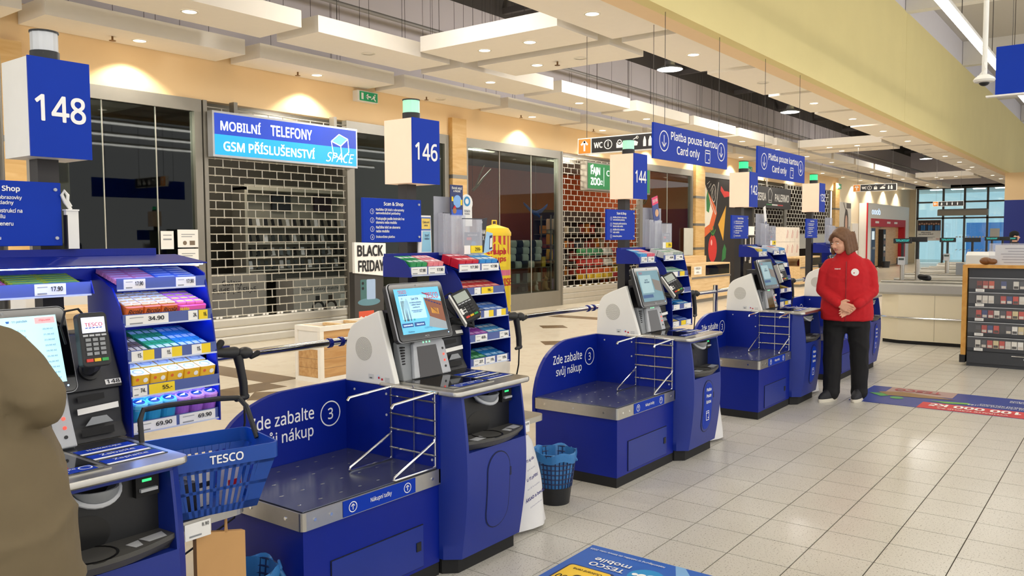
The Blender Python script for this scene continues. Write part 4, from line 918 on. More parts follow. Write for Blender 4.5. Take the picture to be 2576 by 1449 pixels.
# leaflet above 144 holder (pink/blue tilted), white tilted one above 142
t=board('advert_card','pink and blue tilted advert card above the leaflet holder before the pet shop','card',(UN['144']+1.52,YF+.53,1.66),.10,.19,mat('advert_blue','#2a3f86',.35),tilt=math.radians(-14)); decal(t,[rectp(-.05,.05,.13,.19)],(0,-.002,0),'-y',colmat('#e83a6a')); text('300 MB',t,(0,-.002,.16),.08,.025,'-y',PAPER); decal(t,[circ(.01,.06,.03,12)],(0,-.002,0),'-y',colmat('#d8a880'))
t=board('advert_card','white narrow advert card leaning above the leaflet holder before the pizza wall','card',(UN['142']+1.55,YF+.53,1.62),.06,.22,PAPER,tilt=math.radians(-16)); decal(t,[circ(0,.05,.02,12)],(0,-.002,0),'-y',mat('ink_navy','#1c2a60',.5))
# ---- handheld scanners
def gun(lane):
    t=thing('barcode_scanner',f'black hand scanner hanging beside the {RD[lane]}','scanner',(UN[lane]+1.83,YF+.36,1.0),'hand scanners')
    MB().cap((-.10,.02,.09),(-.02,.0,.085),.016,.024,12).ell((.02,-.01,.08),(.034,.028,.024)).build('head',BLACK,t,True)
    MB().tube([(-.01,-.005,.075),(.0,-.008,.02),(.01,-.01,-.04),(.012,-.01,-.10)],[.02,.017,.017,.016],12).cap((-.03,-.02,-.10),(.02,-.01,-.095),.009,.015).build('handle',BLACK,t,True)
    MB().cap((.05,-.01,.06),(.08,-.01,.072),.009,.012).cap((-.09,.02,.1),(-.06,.03,.125),.012,.014).build('holder',RUBB,t,True)
    MB().tube([(.012,-.01,-.11),(.02,0,-.2),(.015,.02,-.30),(.03,.05,-.45),(.0,.06,-.6),(-.2,.1,-.7)],.0045).build('cable',RUBB,t,True)
    box('bracket',NAVY,t,-.125,-.02,.03,.05,.07,.11)
for ln in ('148','146','144','142'): gun(ln)
# ================================================================== BASKET (on the shelf by olive-jumper)
BB=mat('basket_blue','#0c46a0',.35)
t=thing('shopping_basket','blue plastic shopping basket with black handle and white lettering','basket',(1.605,2.56,.602),rz=math.radians(-14)); t.scale=(.95,.95,.97)
W0,D0,W1,D1,H=.15,.10,.205,.15,.235
def rb(x,y,z): return (x,y,z)
b=MB().box(-W0,W0,-D0,D0,0,.006)
for sx in (-1,1):
    for sy in (-1,1):   # corner posts
        b.loft([[(sx*(W0-c),sy*(D0),0) if q==0 else p for q,p in ()] or [(sx*W0,sy*D0,0),(sx*(W0-.05),sy*D0,0),(sx*(W0-.05),sy*(D0-.004),0),(sx*(W0-.004),sy*(D0-.004),0),(sx*(W0-.004),sy*(D0-.04),0),(sx*W0,sy*(D0-.04),0)] for c in (0,)]+[[(sx*W1,sy*D1,H-.05),(sx*(W1-.06),sy*D1,H-.05),(sx*(W1-.06),sy*(D1-.004),H-.05),(sx*(W1-.004),sy*(D1-.004),H-.05),(sx*(W1-.004),sy*(D1-.05),H-.05),(sx*W1,sy*(D1-.05),H-.05)]])
b.build('basket_shell',BB,t)
sl_=MB()
def lerp(a,b_,k): return a+(b_-a)*k
zt=H-.05
for sy in (-1,1):
    for i in range(11):
        u=-.66+1.32*i/10
        sl_.add([(u*W0-.005,sy*D0,0),(u*W0+.005,sy*D0,0),(u*W1+.007,sy*D1,zt),(u*W1-.007,sy*D1,zt),(u*W0-.005,sy*(D0-.003),0),(u*W0+.005,sy*(D0-.003),0),(u*W1+.007,sy*(D1-.003),zt),(u*W1-.007,sy*(D1-.003),zt)],[(0,1,2,3),(4,7,6,5),(0,3,7,4),(1,5,6,2)])
    for z0,z1 in ((0,.028),(.088,.1),(zt-.02,zt)):
        f0,f1=z0/zt,z1/zt; a0,a1=lerp(W0,W1,f0),lerp(W0,W1,f1); d0,d1=lerp(D0,D1,f0),lerp(D0,D1,f1)
        sl_.add([(-a0,sy*d0,z0),(a0,sy*d0,z0),(a1,sy*d1,z1),(-a1,sy*d1,z1)],[(0,1,2,3)])
for sx in (-1,1):
    for i in range(8):
        u=-.6+1.2*i/7
        sl_.add([(sx*W0,u*D0-.005,0),(sx*W0,u*D0+.005,0),(sx*W1,u*D1+.007,zt),(sx*W1,u*D1-.007,zt)],[(0,1,2,3)])
    for z0,z1 in ((0,.028),(.088,.1),(zt-.02,zt)):
        f0,f1=z0/zt,z1/zt; a0,a1=lerp(W0,W1,f0),lerp(W0,W1,f1); d0,d1=lerp(D0,D1,f0),lerp(D0,D1,f1)
        sl_.add([(sx*a0,-d0,z0),(sx*a0,d0,z0),(sx*a1,d1,z1),(sx*a1,-d1,z1)],[(0,1,2,3)])
sl_.build('slat_wall',BB,t)
rim=MB(); A=rrect(-W1-.012,W1+.012,-D1-.012,D1+.012,.03); Bq=rrect(-W1-.005,W1+.005,-D1-.005,D1+.005,.027); n=len(A)
rim.loft([[(x,y,zt-.005) for x,y in A],[(x,y,H) for x,y in A],[(x,y,H) for x,y in Bq],[(x,y,zt-.005) for x,y in Bq],[(x,y,zt-.005) for x,y in A]],cap=False)
rm=rim.build('rim',BB,t,True); text('TESCO',rm,(.02,-D1-.012,H-.026),.12,.03,'-y',WHITE,bold=.02,lift=.003)
hd=MB().tube([(-W1-.002,.03,H-.02),(-W1+.01,.10,H+.09),(-W1+.03,.13,H+.12),(-.1,.135,H+.125),(.1,.135,H+.125),(W1-.03,.13,H+.12),(W1-.01,.10,H+.09),(W1+.002,.03,H-.02)],.010,8); hd.build('handle',BLACK,t,True)
# groceries inside the basket
GR=[('flour_bag','white paper flour bag in the basket','groceries',(-.03,.02),(.09,.06,.12),'#e8e4da'),('snack_packet','red and white snack packet in the basket','groceries',(.08,-.04),(.07,.05,.13),'#d8d0d0'),('coffee_packet','black packet in the basket','groceries',(-.1,-.03),(.08,.06,.10),'#2a2a2c'),('milk_carton','white striped carton at the back of the basket','groceries',(-.06,.08),(.07,.03,.16),'#f2ead8')]
for nm,lb,ct,(x,y),(a,b_,c),cl in GR:
    v=Matrix.Rotation(math.radians(-14),3,'Z')@Vector((x,y,0)); o=MB().prism(rrect(-a/2,a/2,-b_/2,b_/2,.012),'xy',0,c).build(nm,colmat(cl,.4)); o.location=(1.605+v.x*.9,2.56+v.y*.9,.610); o.rotation_euler=(0,0,random.uniform(-.4,.1)); tag(o,lb,ct)
    decal(o,[rectp(-a*.35,a*.35,c*.55,c*.7)],(0,-b_/2,0),'-y',RED if 'snack' in nm else INK)
b=MB()
for k in range(9): b.ell((random.uniform(-.02,.02),random.uniform(-.015,.015),random.uniform(.0,.05)),(.014,.012,.02),7,5)
o=evalmesh(b,'crumpled_film',mat('film','#c8ccd8',.15,alpha=.55),.006,1); o.location=(1.50,2.60,.73); tag(o,'crumpled clear plastic film in the basket','film')
# ================================================================== PAPER BAGS, PLASTIC BAG, BINS
def paperbag(x,lab,words):
    t=thing('paper_bag',lab,'bag',(x,YF+.03,.30)); MB().prism([(-.095,-.2),(.095,-.2),(.095,.20),(-.095,.245)],'xz',-.01,.012).build('bag',CARD,t)
    MB().tube([(-.07,-.008,.235),(-.07,-.008,.272),(.02,-.008,.272),(.02,-.008,.215)],.008,4).build('handle',CARD,t)
    if words:
        for k,ch in enumerate('Použí mě'): a=math.radians(150-15*k); text(ch,t,(.0+.07*math.cos(a),-.01,-.02+.05*math.sin(a)),None,.018 if ch.islower() else .02,'-y',INK) if ch!=' ' else None
    return t
paperbag(1.62,'brown paper carrier bag hanging under the shelf with the basket',True)
PLB=mat('bag_film','#e9e9ea',.35,alpha=.88,bump=.3,scale=12)
def plasticbag(lane,lab):
    x=UN[lane]+1.485; b=MB(); rings=[]
    for k in range(13):
        z=.50-.48*k/12; w=.035+.115*(k/12)**.45; d=.02+.06*(k/12); ring=[]
        for j in range(24):
            a=2*math.pi*j/24; rr=1+.06*math.sin(5*a+k*.7)+.03*math.sin(9*a); ring.append((w*rr*math.cos(a)+.02*k/12,d*rr*math.sin(a),z))
        rings.append(ring)
    o=b.loft(rings).build('plastic_carrier_bag',PLB,None,True); o.location=(x,YF+.06,0); tag(o,lab,'bag')
    if lane=='146':
        for k,(s,h,bo) in enumerate((('TI aj ďa',.02,.03),('85 % recyklo',.011,0),('U TI příští',.022,.03),('na z 85 % recyklov',.012,0),('ÁRSAD a bevás',.023,.03),('Újrahasznosított any',.012,0))):
            z=.385-.046*k; text(s,o,(-.03+.004*k,-.060-.005*k,z),None,h,(Vector((.97,-.05,.22)).normalized(),Vector((-.2,0,.97)).normalized()),mat('ink_violet','#2c2c78',.6),bold=bo,lift=.006)
plasticbag('146','white plastic carrier bag with blue print hanging beside the waste bin'); plasticbag('144','pale plastic carrier bag beside the checkout before the pet shop shutter'); plasticbag('142','pale plastic carrier bag behind the leg of the red fleece person')
LINER=mat('bin_liner_blue','#3f86c8',.3,alpha=.8,bump=.3,scale=20)
def bin_(x,y,lab):
    t=thing('waste_bin',lab,'bin',(x,y,0)); R0,R1,H=.085,.125,.30
    b=MB().lathe([(.0,0),(R0,0),(R0+(R1-R0)*.33,.10),(R0+(R1-R0)*.33-.003,.10),(R0-.004,.004),(0,.004)],n=30); b.build('solid_base',mat('bin_black','#15171c',.45),t,True)
    g=MB()
    for k in range(30):
        a=2*math.pi*k/30; c,s=math.cos(a),math.sin(a); r0=R0+(R1-R0)*.33; g.cyl((r0*c,r0*s,.10),(R1*c,R1*s,H),.0035,n=4,cap=False)
    for z in (.128,.156,.184,.212,.24,.268,.297):
        r=R0+(R1-R0)*z/H; g.loft([[((r+o)*math.cos(2*math.pi*k/30),(r+o)*math.sin(2*math.pi*k/30),z+h) for k in range(30)] for o,h in ((0,-.004),(.002,0),(0,.004),(-.003,0),(0,-.004))],cap=False)
    g.build('lattice',mat('bin_navy','#1c2c58',.4),t)
    L=[]
    for r,z in ((R1+.003,.255),(R1+.007,.28),(R1+.004,.305),(R1-.004,.303),(R1-.015,.2),(R0-.0,.06),(.0,.05)):
        L.append([(max(r,.001)*(1+.03*math.sin(7*2*math.pi*k/42)+.02*math.sin(3*2*math.pi*k/42))*math.cos(2*math.pi*k/42),max(r,.001)*(1+.03*math.sin(7*2*math.pi*k/42))*math.sin(2*math.pi*k/42),z+(.01*math.sin(5*2*math.pi*k/42) if r>R1 else 0)) for k in range(42)])
    MB().loft(L,cap=False).build('liner',LINER,t,True)
    MB().cap((R1+.012,-.03,.26),(R1+.03,-.05,.22),.012,.008).cap((R1+.01,-.04,.27),(R1+.02,-.02,.29),.01,.006).build('liner_knot',LINER,t,True)
bin_(3.905,2.66,'mesh waste bin with light blue liner beside the white carrier bag'); bin_(1.792,2.63,'mesh waste bin with blue liner behind the brown paper bag')
# ================================================================== FLOOR MATS
t=thing('floor_mat','blue floor advert mat with yellow price square near the white carrier bag','floor mat',(2.45,1.12,.0005))
box('sheet',mat('mat_blue','#2360bd',.35,var=.12,scale=5),t,0,1.0,0,1.0,0,.002)
decal(t,[[(1,.72),(1,.55),(.8,.45),(.6,.2),(.7,.2),(.9,.42),(1,.5)]],(0,0,.002),'up',colmat('#7fb0e0'))
decal(t,[circ(.80,.60,.085,24)],(0,0,.002),'up',colmat('#1d8fd0'),lift=.002)
for dx,dy,r in ((.0,-.03,.035),(-.0,.02,.022),(.0,.055,.014)): decal(t,[circ(.80+dx,.60+dy,r,14)],(0,0,.002),'up',WHITE,lift=.003)
AX2=(Vector((0,-1,0)),Vector((1,0,0)))   # read from the mall side
AX2=(Vector((0,1,0)),Vector((-1,0,0)))
text('TESCO\nmobile',t,(.82,.80,.002),.19,.10,AX2,WHITE,bold=.02,lift=.003); text('Nakonfiguruj si nabídku do konce roku 2023',t,(.95,.78,.002),.4,.022,AX2,WHITE,lift=.003)
decal(t,[rrect(.50,.74,.72,.96,.02)],(0,0,.002),'up',mat('ink_navy','#1c2a60',.5),lift=.002); decal(t,[rrect(.51,.73,.73,.95,.02)],(0,0,.002),'up',colmat('#f2c830'),lift=.003); text('249',t,(.60,.81,.002),.12,.075,AX2,INK,bold=.02,lift=.004); text('00',t,(.58,.91,.002),.055,.045,AX2,INK,lift=.004); text('Clubcard cena',t,(.69,.84,.002),.15,.022,AX2,INK,lift=.004)
t=thing('floor_mat','long blue and red floor advert mat at the feet of the red fleece person','floor mat',(8.0,-.2,.0005))
box('sheet',mat('mat_navy','#20398f',.35,var=.2,scale=4),t,0,.93,0,2.32,0,.002)
decal(t,[rectp(.0,.30,0,1.74)],(0,0,.002),'up',colmat('#c8343c')); decal(t,[rectp(.62,.93,1.55,2.14)],(0,0,.002),'up',colmat('#a58a86'))
decal(t,[[(.45,2.08),(.6,2.2),(.70,2.0),(.62,1.7),(.54,1.5),(.48,1.8)]],(0,0,.002),'up',colmat('#8a6a44'),lift=.002); decal(t,[[(.36,2.12),(.5,2.26),(.54,2.15),(.44,2.06)],circ(.36,1.98,.06,12)],(0,0,.002),'up',colmat('#4f9a50'),lift=.002); decal(t,[[(.38,1.7),(.46,1.4),(.40,1.36),(.33,1.55)]],(0,0,.002),'up',colmat('#6fae4a'),lift=.002)
text('TESCO',t,(.80,1.88,.002),.42,.13,AX2,colmat('#a8404a'),bold=.02,lift=.003); text('100 000 Kč',t,(.19,1.31,.002),.72,.13,AX2,PAPER,bold=.03,lift=.003); text('VYHRAJTE NÁKUP ZA',t,(.06,1.31,.002),.55,.05,AX2,PAPER,bold=.02,lift=.003)
text('SPECIÁLNÍ VÁNOČNÍ SOUTĚŽ\nV MOBILNÍ APLIKACI',t,(.42,1.08,.002),.62,.12,AX2,PAPER,lift=.003); text('TESCO\nmobile',t,(.74,1.02,.002),.16,.10,AX2,PAPER,lift=.003)
# ================================================================== HANGING SIGNS
def wires(t,pts):
    for p,q in pts: MB().cyl(p,q,.0035,n=4).build('wire',WIRE,t)
def platba(x0,z0,z1,lab):
    t=thing('hanging_sign',lab,'sign',(x0,4.22,z0)); W,H=2.0,z1-z0
    box('board',SIGN,t,0,W,-.012,.012,0,H)
    text('Platba pouze kartou',t,(1.045,-.012,H*.69),1.27,.125,'-y',WHITE,bold=.02); text('Card only',t,(.865,-.012,H*.30),.61,.125,'-y',WHITE,bold=.02)
    for x in (.245,1.805): decal(t,ringpoly(0,0,.115,.012,36)+arrow(0,0,.13,-90,.014),(x,-.012,H*.53),'-y',WHITE)
    decal(t,[rectp(-.075,.075,.068,.08),rectp(-.075,.075,-.08,-.068),rectp(-.075,-.063,-.08,.08),rectp(.063,.075,-.08,.08),rectp(-.075,.075,.035,.047),rectp(.025,.045,-.045,-.025)],(1.40,-.012,H*.30),'-y',WHITE)
    wires(t,[((.28,0,H),(.28,0,ZC-.02-z0)),((W-.25,0,H),(W-.25,0,ZC-.02-z0))])
platba(8.08,2.385,2.77,'blue hanging payment sign beside the wayfinding board over the lit lane boxes'); platba(11.13,2.36,2.775,'blue hanging payment sign above the pizzeria front')
ORG=mat('sign_orange','#e08a2c',.5); SBK=mat('sign_black','#1f1e1d',.5)
def wayfind(x,y0,y1,z0,z1,lab,up,icons,zt=6.9):
    t=thing('wayfinding_sign',lab,'sign',(x,y0,z0)); W,H=y0-y1,z1-z0
    box('frame',PAPER,t,-.03,.03,-W,0,0,H); c=H*.06
    def rect(a,b,m,nm): MB().box(-.034,-.03,-b,-a,c,H-c).build(nm,m,t)
    rect(c,H-c,ORG,'arrow_tile'); rect(H+c*.3,W-c,SBK,'icon_strip')
    decal(t,arrow(0,0,H*.62,90 if up else 180,H*.13),(-.034,-H/2,H/2),'-x',PAPER)
    if icons=='wc':
        text('WC',t,(-.034,-H*1.5,H/2),H*.62,H*.36,'-x',PAPER,bold=.03); xs=H*2.2
        decal(t,ringpoly(0,0,H*.29,H*.05,24)+[rectp(-H*.03,H*.03,-H*.14,H*.07),rectp(-H*.03,H*.03,H*.11,H*.17)],(-.034,-xs,H/2),'-x',PAPER)
        decal(t,[rectp(-H*.22,H*.22,-H*.26,H*.06)]+ringpoly(0,H*.08,H*.16,H*.05,16),(-.034,-H*3.0,H/2),'-x',PAPER)   # padlock
        decal(t,[[(-H*.35,-.2*H),(H*.3,-.2*H),(H*.36,0),(H*.1,.12*H),(-H*.3,-.02*H)]]+[linepoly((-H*.1,.1*H),(H*.3,.3*H),H*.05)]+ringpoly(H*.3,H*.28,H*.09,H*.03,10),(-.034,-H*3.9,H/2),'-x',PAPER)   # cosmetics
        decal(t,[[(-H*.3,-.28*H),(-H*.1,-.28*H),(-H*.1,.05*H),(-H*.17,.3*H),(-H*.23,.3*H),(-H*.3,.05*H)],[(H*.05,-.28*H),(H*.3,-.28*H),(H*.3,.05*H),(H*.2,.3*H),(H*.14,.3*H),(H*.05,.05*H)]],(-.034,-H*4.9,H/2),'-x',PAPER)   # bottles
    else:
        for k in range(4):
            cx=-H*(1.6+.95*k)
            decal(t,[circ(0,H*.27,H*.07,10),[(-H*.12,H*.15),(H*.12,H*.15),(H*.09,-H*.08),(H*.06,-H*.3),(-H*.06,-H*.3),(-H*.09,-H*.08)]],(-.034,cx,H/2),'-x',PAPER)
            if k==0: decal(t,ringpoly(-H*.04,-H*.16,H*.16,H*.04,14),(-.034,cx,H/2),'-x',PAPER,lift=.002)
    wires(t,[((0,-.1*W,H),(0,-.1*W,zt-z0)),((0,-.9*W,H),(0,-.9*W,zt-z0))])
wayfind(8.85,5.65,4.50,2.565,2.765,'black and orange wayfinding board with WC text partly behind a payment sign',True,'wc',ZC)
wayfind(24.0,6.35,5.23,2.747,2.943,'black and orange wayfinding board with WC text over the far walkway',True,'wc',ZC)
wayfind(36.0,6.51,5.435,2.672,2.866,'black wayfinding board with toilet pictograms and left arrow near the entrance',False,'people')
GRN=mat('exit_green','#0f7a48',.5,emit=.25,ecol='#12a060')
def exit_sign(x,z,w,h,lab):
    t=thing('exit_sign',lab,'sign',(x,YW-.12,z)); box('housing',OFFW,t,-.04,w+.01,0,.12,-.01,h+.01); box('face',GRN,t,0,w,-.004,0,0,h)
    decal(t,arrow(0,0,h*.7,180,h*.16),(w*.5,-.004,h/2),'-y',PAPER); decal(t,[circ(.02,h*.28,h*.1,8),[(-.02,h*.18),(.03,h*.12),(.01,-h*.1),(.05,-h*.35),(.02,-h*.38),(-.02,-h*.12),(-.06,-h*.3),(-.07,-h*.22),(-.03,-h*.02)]],(w*.8,-.004,h/2),'-y',PAPER); decal(t,[rectp(-w*.06,w*.06,-h*.35,h*.35)],(w*.15,-.004,h/2),'-y',PAPER)
exit_sign(9.42,3.80,.40,.15,'green emergency exit sign above the phone shop'); exit_sign(26.2,3.62,.5,.2,'green emergency exit sign above the pizza wall'); exit_sign(36.5,3.55,.5,.2,'green emergency exit sign by the far wooden pilaster')
# ================================================================== FACADE SIGNS
t=thing('shop_sign','blue illuminated phone shop sign above the brick-pattern shutter','sign',(6.67,YW-.2,2.70)); W,H=2.58,.57
box('case',mat('sign_case_alu','#b9bcc0',.35,.6),t,-.03,W+.03,.0,.12,-.03,H+.03)
box('upper_panel',mat('lit_blue','#1238b0',.4,emit=.55,ecol='#1248c8'),t,0,W,-.006,0,H*.49,H); box('lower_panel',mat('lit_cyan','#14a0e6',.4,emit=.6,ecol='#18a8ec'),t,0,W,-.006,0,0,H*.49)
LW=mat('lit_white','#ffffff',.4,emit=.8)
text('MOBILNÍ',t,(.42,-.006,H*.74),.66,.17,'-y',LW,bold=.02); text('TELEFONY',t,(1.30,-.006,H*.73),.76,.16,'-y',LW,bold=.02); text('GSM PŘÍSLUŠENSTVÍ',t,(.93,-.006,H*.25),1.60,.17,'-y',LW,bold=.02)
text('SPACE',t,(2.24,-.006,H*.2),.58,.15,'-y',LW,bold=-.005,shear=.35)
decal(t,[[(2.06,.36),(2.22,.48),(2.40,.42),(2.25,.30)]],(0,-.006,0),'-y',mat('lit_sky','#6fc0f0',.4,emit=.5),lift=.002); decal(t,[linepoly(a,b,.016) for a,b in (((2.06,.36),(2.22,.48)),((2.22,.48),(2.40,.42)),((2.40,.42),(2.25,.30)),((2.25,.30),(2.06,.36)),((2.06,.36),(2.10,.15)),((2.25,.30),(2.28,.09)),((2.40,.42),(2.42,.22)),((2.10,.15),(2.28,.09)),((2.28,.09),(2.42,.22)))],(0,-.006,0),'-y',LW,lift=.004)
for x in (.38,2.2): box('bracket',ALU,t,x-.03,x+.03,.05,.16,H+.02,.76)
t=thing('shop_sign','green illuminated pet shop sign partly behind a lit lane box','sign',(16.27,YW-.25,2.66)); W,H=3.0,.58
box('case',ALU,t,-.04,W+.04,.0,.18,-.04,H+.04); box('panel',mat('lit_green','#1a6a38',.4,emit=.35,ecol='#1f8a46'),t,0,W,-.006,0,0,H)
text('FAJN\nZOO',t,(.32,-.006,H*.5),.42,.42,'-y',LW,bold=.03,lift=.004); text('.cz',t,(.58,-.006,H*.26),.12,.1,'-y',LW,lift=.004); decal(t,[rectp(-.008,.008,-.22,.22)],(.70,-.006,H/2),'-y',LW,lift=.004); text('CHOVATELSKÉ',t,(1.62,-.006,H*.70),1.6,.17,'-y',LW,bold=.01,lift=.004); text('POTŘEBY',t,(1.6,-.006,H*.28),1.0,.19,'-y',LW,bold=.01,lift=.004); decal(t,[circ(.14,.5,.04,10),circ(.2,.53,.03,10)],(0,-.006,0),'-y',LW,lift=.004)
t=thing('shop_sign','black pizzeria sign with white lettering and chef hat above the shutter','sign',(26.2,YW-.25,2.5)); W,H=3.95,.72
box('panel',mat('sign_charcoal','#26211e',.5),t,0,W,0,.15,0,H); MB().box(1.9,2.0,.15,.17,.5,1.05).box(1.9,2.0,.17,.255,.99,1.05).build('bracket',ALU,t); text('PIZZERIA',t,(.85,0,H*.52),1.25,.26,'-y',PAPER,bold=.03); text('PALERMO',t,(3.05,0,H*.52),1.45,.27,'-y',PAPER,bold=.03)
decal(t,[linepoly(a,b,.022) for a,b in (((1.72,.2),(2.0,.2)),((1.72,.2),(1.70,.4)),((1.70,.4),(1.66,.52)),((1.66,.52),(1.74,.62)),((1.74,.62),(1.85,.68)),((1.85,.68),(1.98,.6)),((1.98,.6),(2.06,.5)),((2.06,.5),(2.0,.36)),((2.0,.36),(2.0,.2)),((1.72,.27),(1.98,.27)))],(0,0,0),'-y',PAPER)
for k,c in enumerate(('#2f8a4a','#f0f0ea','#c83a3a')): decal(t,[rectp(1.5+.55*k,2.05+.55*k,.10,.14)],(0,0,0),'-y',colmat(c))
# pizza wall
t=thing('pizza_wall_graphic','black wall graphic with pizza slice, tomato and cheese beside the pizzeria','poster',(23.06,YW-.02,0)); W,H=3.95,3.32
box('panel',mat('chalkboard','#2a2624',.75,var=.25,scale=30),t,0,W,0,.12,.0,H); box('top_trim',ALU,t,0,W,-.01,.12,H,H+.13)
def D2(polys,c,l=.002): decal(t,polys,(0,0,0),'-y',colmat(c,.6),lift=l)
D2([[(0,1.45),(.75,1.75),(1.05,2.25),(.95,2.45),(.15,3.05),(0,3.1)]],'#d9642c'); D2([[(0,1.75),(.5,1.9),(.75,2.3),(.2,3.0),(0,3.0)]],'#e8e2d0',.003); D2([[(.28,2.3),(.45,2.25),(.55,2.5),(.35,2.95),(.25,2.7)]],'#2f7a3a',.004)
D2([linepoly((.0,3.25),(.95,2.2),.03),linepoly((.95,2.2),(1.15,3.2),.03)],'#d8d4c8',.003); D2(ringpoly(.8,2.85,.16,.03,14,.28),'#cfcabd',.003); D2([linepoly((.3+.12*k,3.1-.1*k),(.5+.1*k,3.2-.06*k),.02) for k in range(5)],'#bfbab0',.003)
D2([[(1.3,2.95),(1.6,2.75),(2.0,2.8),(2.1,2.9),(1.9,2.95),(1.6,2.95),(1.35,3.1)]],'#d0352c',.003); D2([[(1.15,1.9),(1.55,1.4),(1.75,2.5),(1.6,2.35)]],'#e0a835',.003)
D2([circ(.75,1.45-.28,.32,20,.42)],'#cf2f28',.003); D2([linepoly((.75,1.55),(.95,1.75),.05),linepoly((.75,1.55),(.55,1.75),.05),linepoly((.75,1.55),(.78,1.85),.05)],'#3f8a3a',.004); D2([circ(.66,1.35,.06,10,.09)],'#f0b0a8',.004)
D2([[(1.45,.75),(1.75,.85),(1.8,1.15),(1.65,1.3),(1.5,1.1)]],'#2f7a3f',.003); D2([linepoly((.7,.72),(.9,.6),.03),linepoly((.9,.6),(1.2,.7),.03),linepoly((.7,.72),(1.0,.52),.03),linepoly((1.0,.52),(1.2,.7),.03)],'#e0dccf',.003); D2([[(1.85,.25),(2.05,.3),(2.0,.7),(1.9,.68)]],'#c86a5a',.003); D2(ringpoly(.3,.3,.45,.03,20),'#cfcabd',.003)
D2([[(2.1,1.85),(2.5,1.8),(2.6,2.0),(2.3,2.05)]],'#c8483a',.003)
# ================================================================== PHONE SHOP
t=thing('poster_totem','dark advertising totem with white black-friday header and phone picture','totem',(8.77,9.75,0)); box('body',mat('totem_dark','#3a3836',.5),t,0,.62,0,.12,0,1.0)
MB().add([(-.02,-.03,.99),(.66,-.02,.92),(.66,-.02,1.45),(-.02,-.03,1.47),(-.02,.02,.99),(.66,.03,.92),(.66,.03,1.45),(-.02,.02,1.47)],[(0,1,2,3),(4,7,6,5),(0,4,5,1),(2,6,7,3),(0,3,7,4),(1,5,6,2)]).build('header',PAPER,t)
text('BLACK',t,(.31,-.03,1.335),.55,.18,'-y',INK,bold=.03,lift=.006); text('FRIDAY',t,(.33,-.028,1.095),.56,.18,'-y',INK,bold=.03,lift=.006)
decal(t,[rrect(.12,.30,.55,.88,.02)],(0,0,0),'-y',colmat('#3f6a6a')); decal(t,[rrect(.25,.44,.56,.88,.02)],(0,0,0),'-y',colmat('#9fb8d8'),lift=.002); decal(t,[circ(.3,.52,.24,24,.06)],(0,0,0),'-y',colmat('#5f8a98'),lift=.0015); decal(t,[circ(.17,.82,.025,10),circ(.17,.74,.025,10)],(0,0,0),'-y',INK,lift=.003); decal(t,[rectp(.08,.4,.12,.38)],(0,0,0),'-y',colmat('#d8583a')); text('2 999',t,(.24,0,.25),.28,.10,'-y',PAPER,lift=.003)
t=thing('window_cards','two white offer card stands behind the shop window','cards',(6.02,YW-.16,0)); box('stand',mat('post_dark','#2e2a28',.5),t,.18,.42,.06,.09,0,1.16)
t['label']='white offer cards on a dark stand outside the wide shop window'
for z,x0,x1 in ((1.16,.10,.40),(1.42,.10,.40),(1.40,-.14,.04)):
    c=box('card',PAPER,t,x0,x1,.03,.04,z,z+.24); decal(c,[rectp(-.1,.1,.05,.06),rectp(-.1,.06,.02,.03)] if x1>.2 else [rectp(-.06,.06,.06,.07),rectp(-.06,.06,.0,.02)],((x0+x1)/2,.03,z+.12),'-y',GREY)
    if x1>.2: decal(c,[circ(-.05,-.06,.03,10),rectp(.02,.1,-.09,-.03)],((x0+x1)/2,.03,z+.12),'-y',colmat('#7a6a58'))
# display wall with phones
t=thing('display_cabinet','lit glass phone display wall inside the closed phone shop','cabinet',(8.85,12.6,0)); W=2.35
box('back',mat('cab_back','#8d8a80',.7),t,0,W,.35,.38,.75,2.4); 
for z in (.95,1.19,1.43,1.73): box('shelf',mat('cab_shelf','#c8c6bc',.4),t,0,W,0,.35,z,z+.02)
box('upright',mat('cab_frame','#a8a598',.5),t,-.05,0,0,.38,0,2.45); box('upright',mat('cab_frame','#a8a598',.5),t,W,W+.05,0,.38,0,2.45); box('pediment',mat('cab_frame','#a8a598',.5),t,-.05,W+.05,0,.38,2.4,2.5)
ph=MB().box(-.035,.035,0,.012,0,.15).box(-.03,.03,.012,.05,0,.02).mesh('phone',mat('phone_black','#1e1f22',.3)); ph2=MB().box(-.035,.035,0,.012,0,.15).box(-.03,.03,.012,.05,0,.02).mesh('phone',mat('phone_silver','#c8cace',.3))
for r,z in enumerate((.97,1.21,1.45,1.75)):
    for k in range(14):
        o=obj('phone',ph if (k*7+r*3)%4 else ph2,None,(8.97+k*.165,12.68,z+.014)); o.rotation_euler=(math.radians(-14),0,random.uniform(-.3,.3)); tag(o,'display phone on a glass shelf behind the phone shop shutter','phone','display phones')
t=thing('counter','pale grey phone shop counter with a smartwatch advert front','counter',(9.35,12.0,0)); box('body',mat('counter_grey','#b3b0aa',.5),t,0,2.2,0,.5,0,.80); text('Nové Galaxy Watch6 | Watch6 Classic',t,(1.0,0,.60),1.6,.075,'-y',INK)
for k,(x,c) in enumerate(((.55,'#2c2a2a'),(.85,'#3a2e28'),(1.15,'#e0e0da'),(1.42,'#6a6a6c'))): decal(t,ringpoly(x,.25,.15,.05,20)+[rectp(x-.06,x+.06,.38,.48),rectp(x-.06,x+.06,.04,.12)],(0,0,0),'-y',colmat(c))
t=thing('phone_poster','grey phone poster panel low behind the shutter by the window post','poster',(7.55,12.1,0)); box('panel',mat('poster_grey','#a3a09a',.6),t,0,1.3,0,.05,0,.95); text('Galaxy\nZ Fold5 | Z Flip5',t,(.62,0,.72),.95,.24,'-y',INK)
t=thing('wall_screen','dark flat screen on the phone shop side wall','screen',(7.2,13.6,.95)); box('screen',BLACK,t,0,.9,0,.05,0,.55)
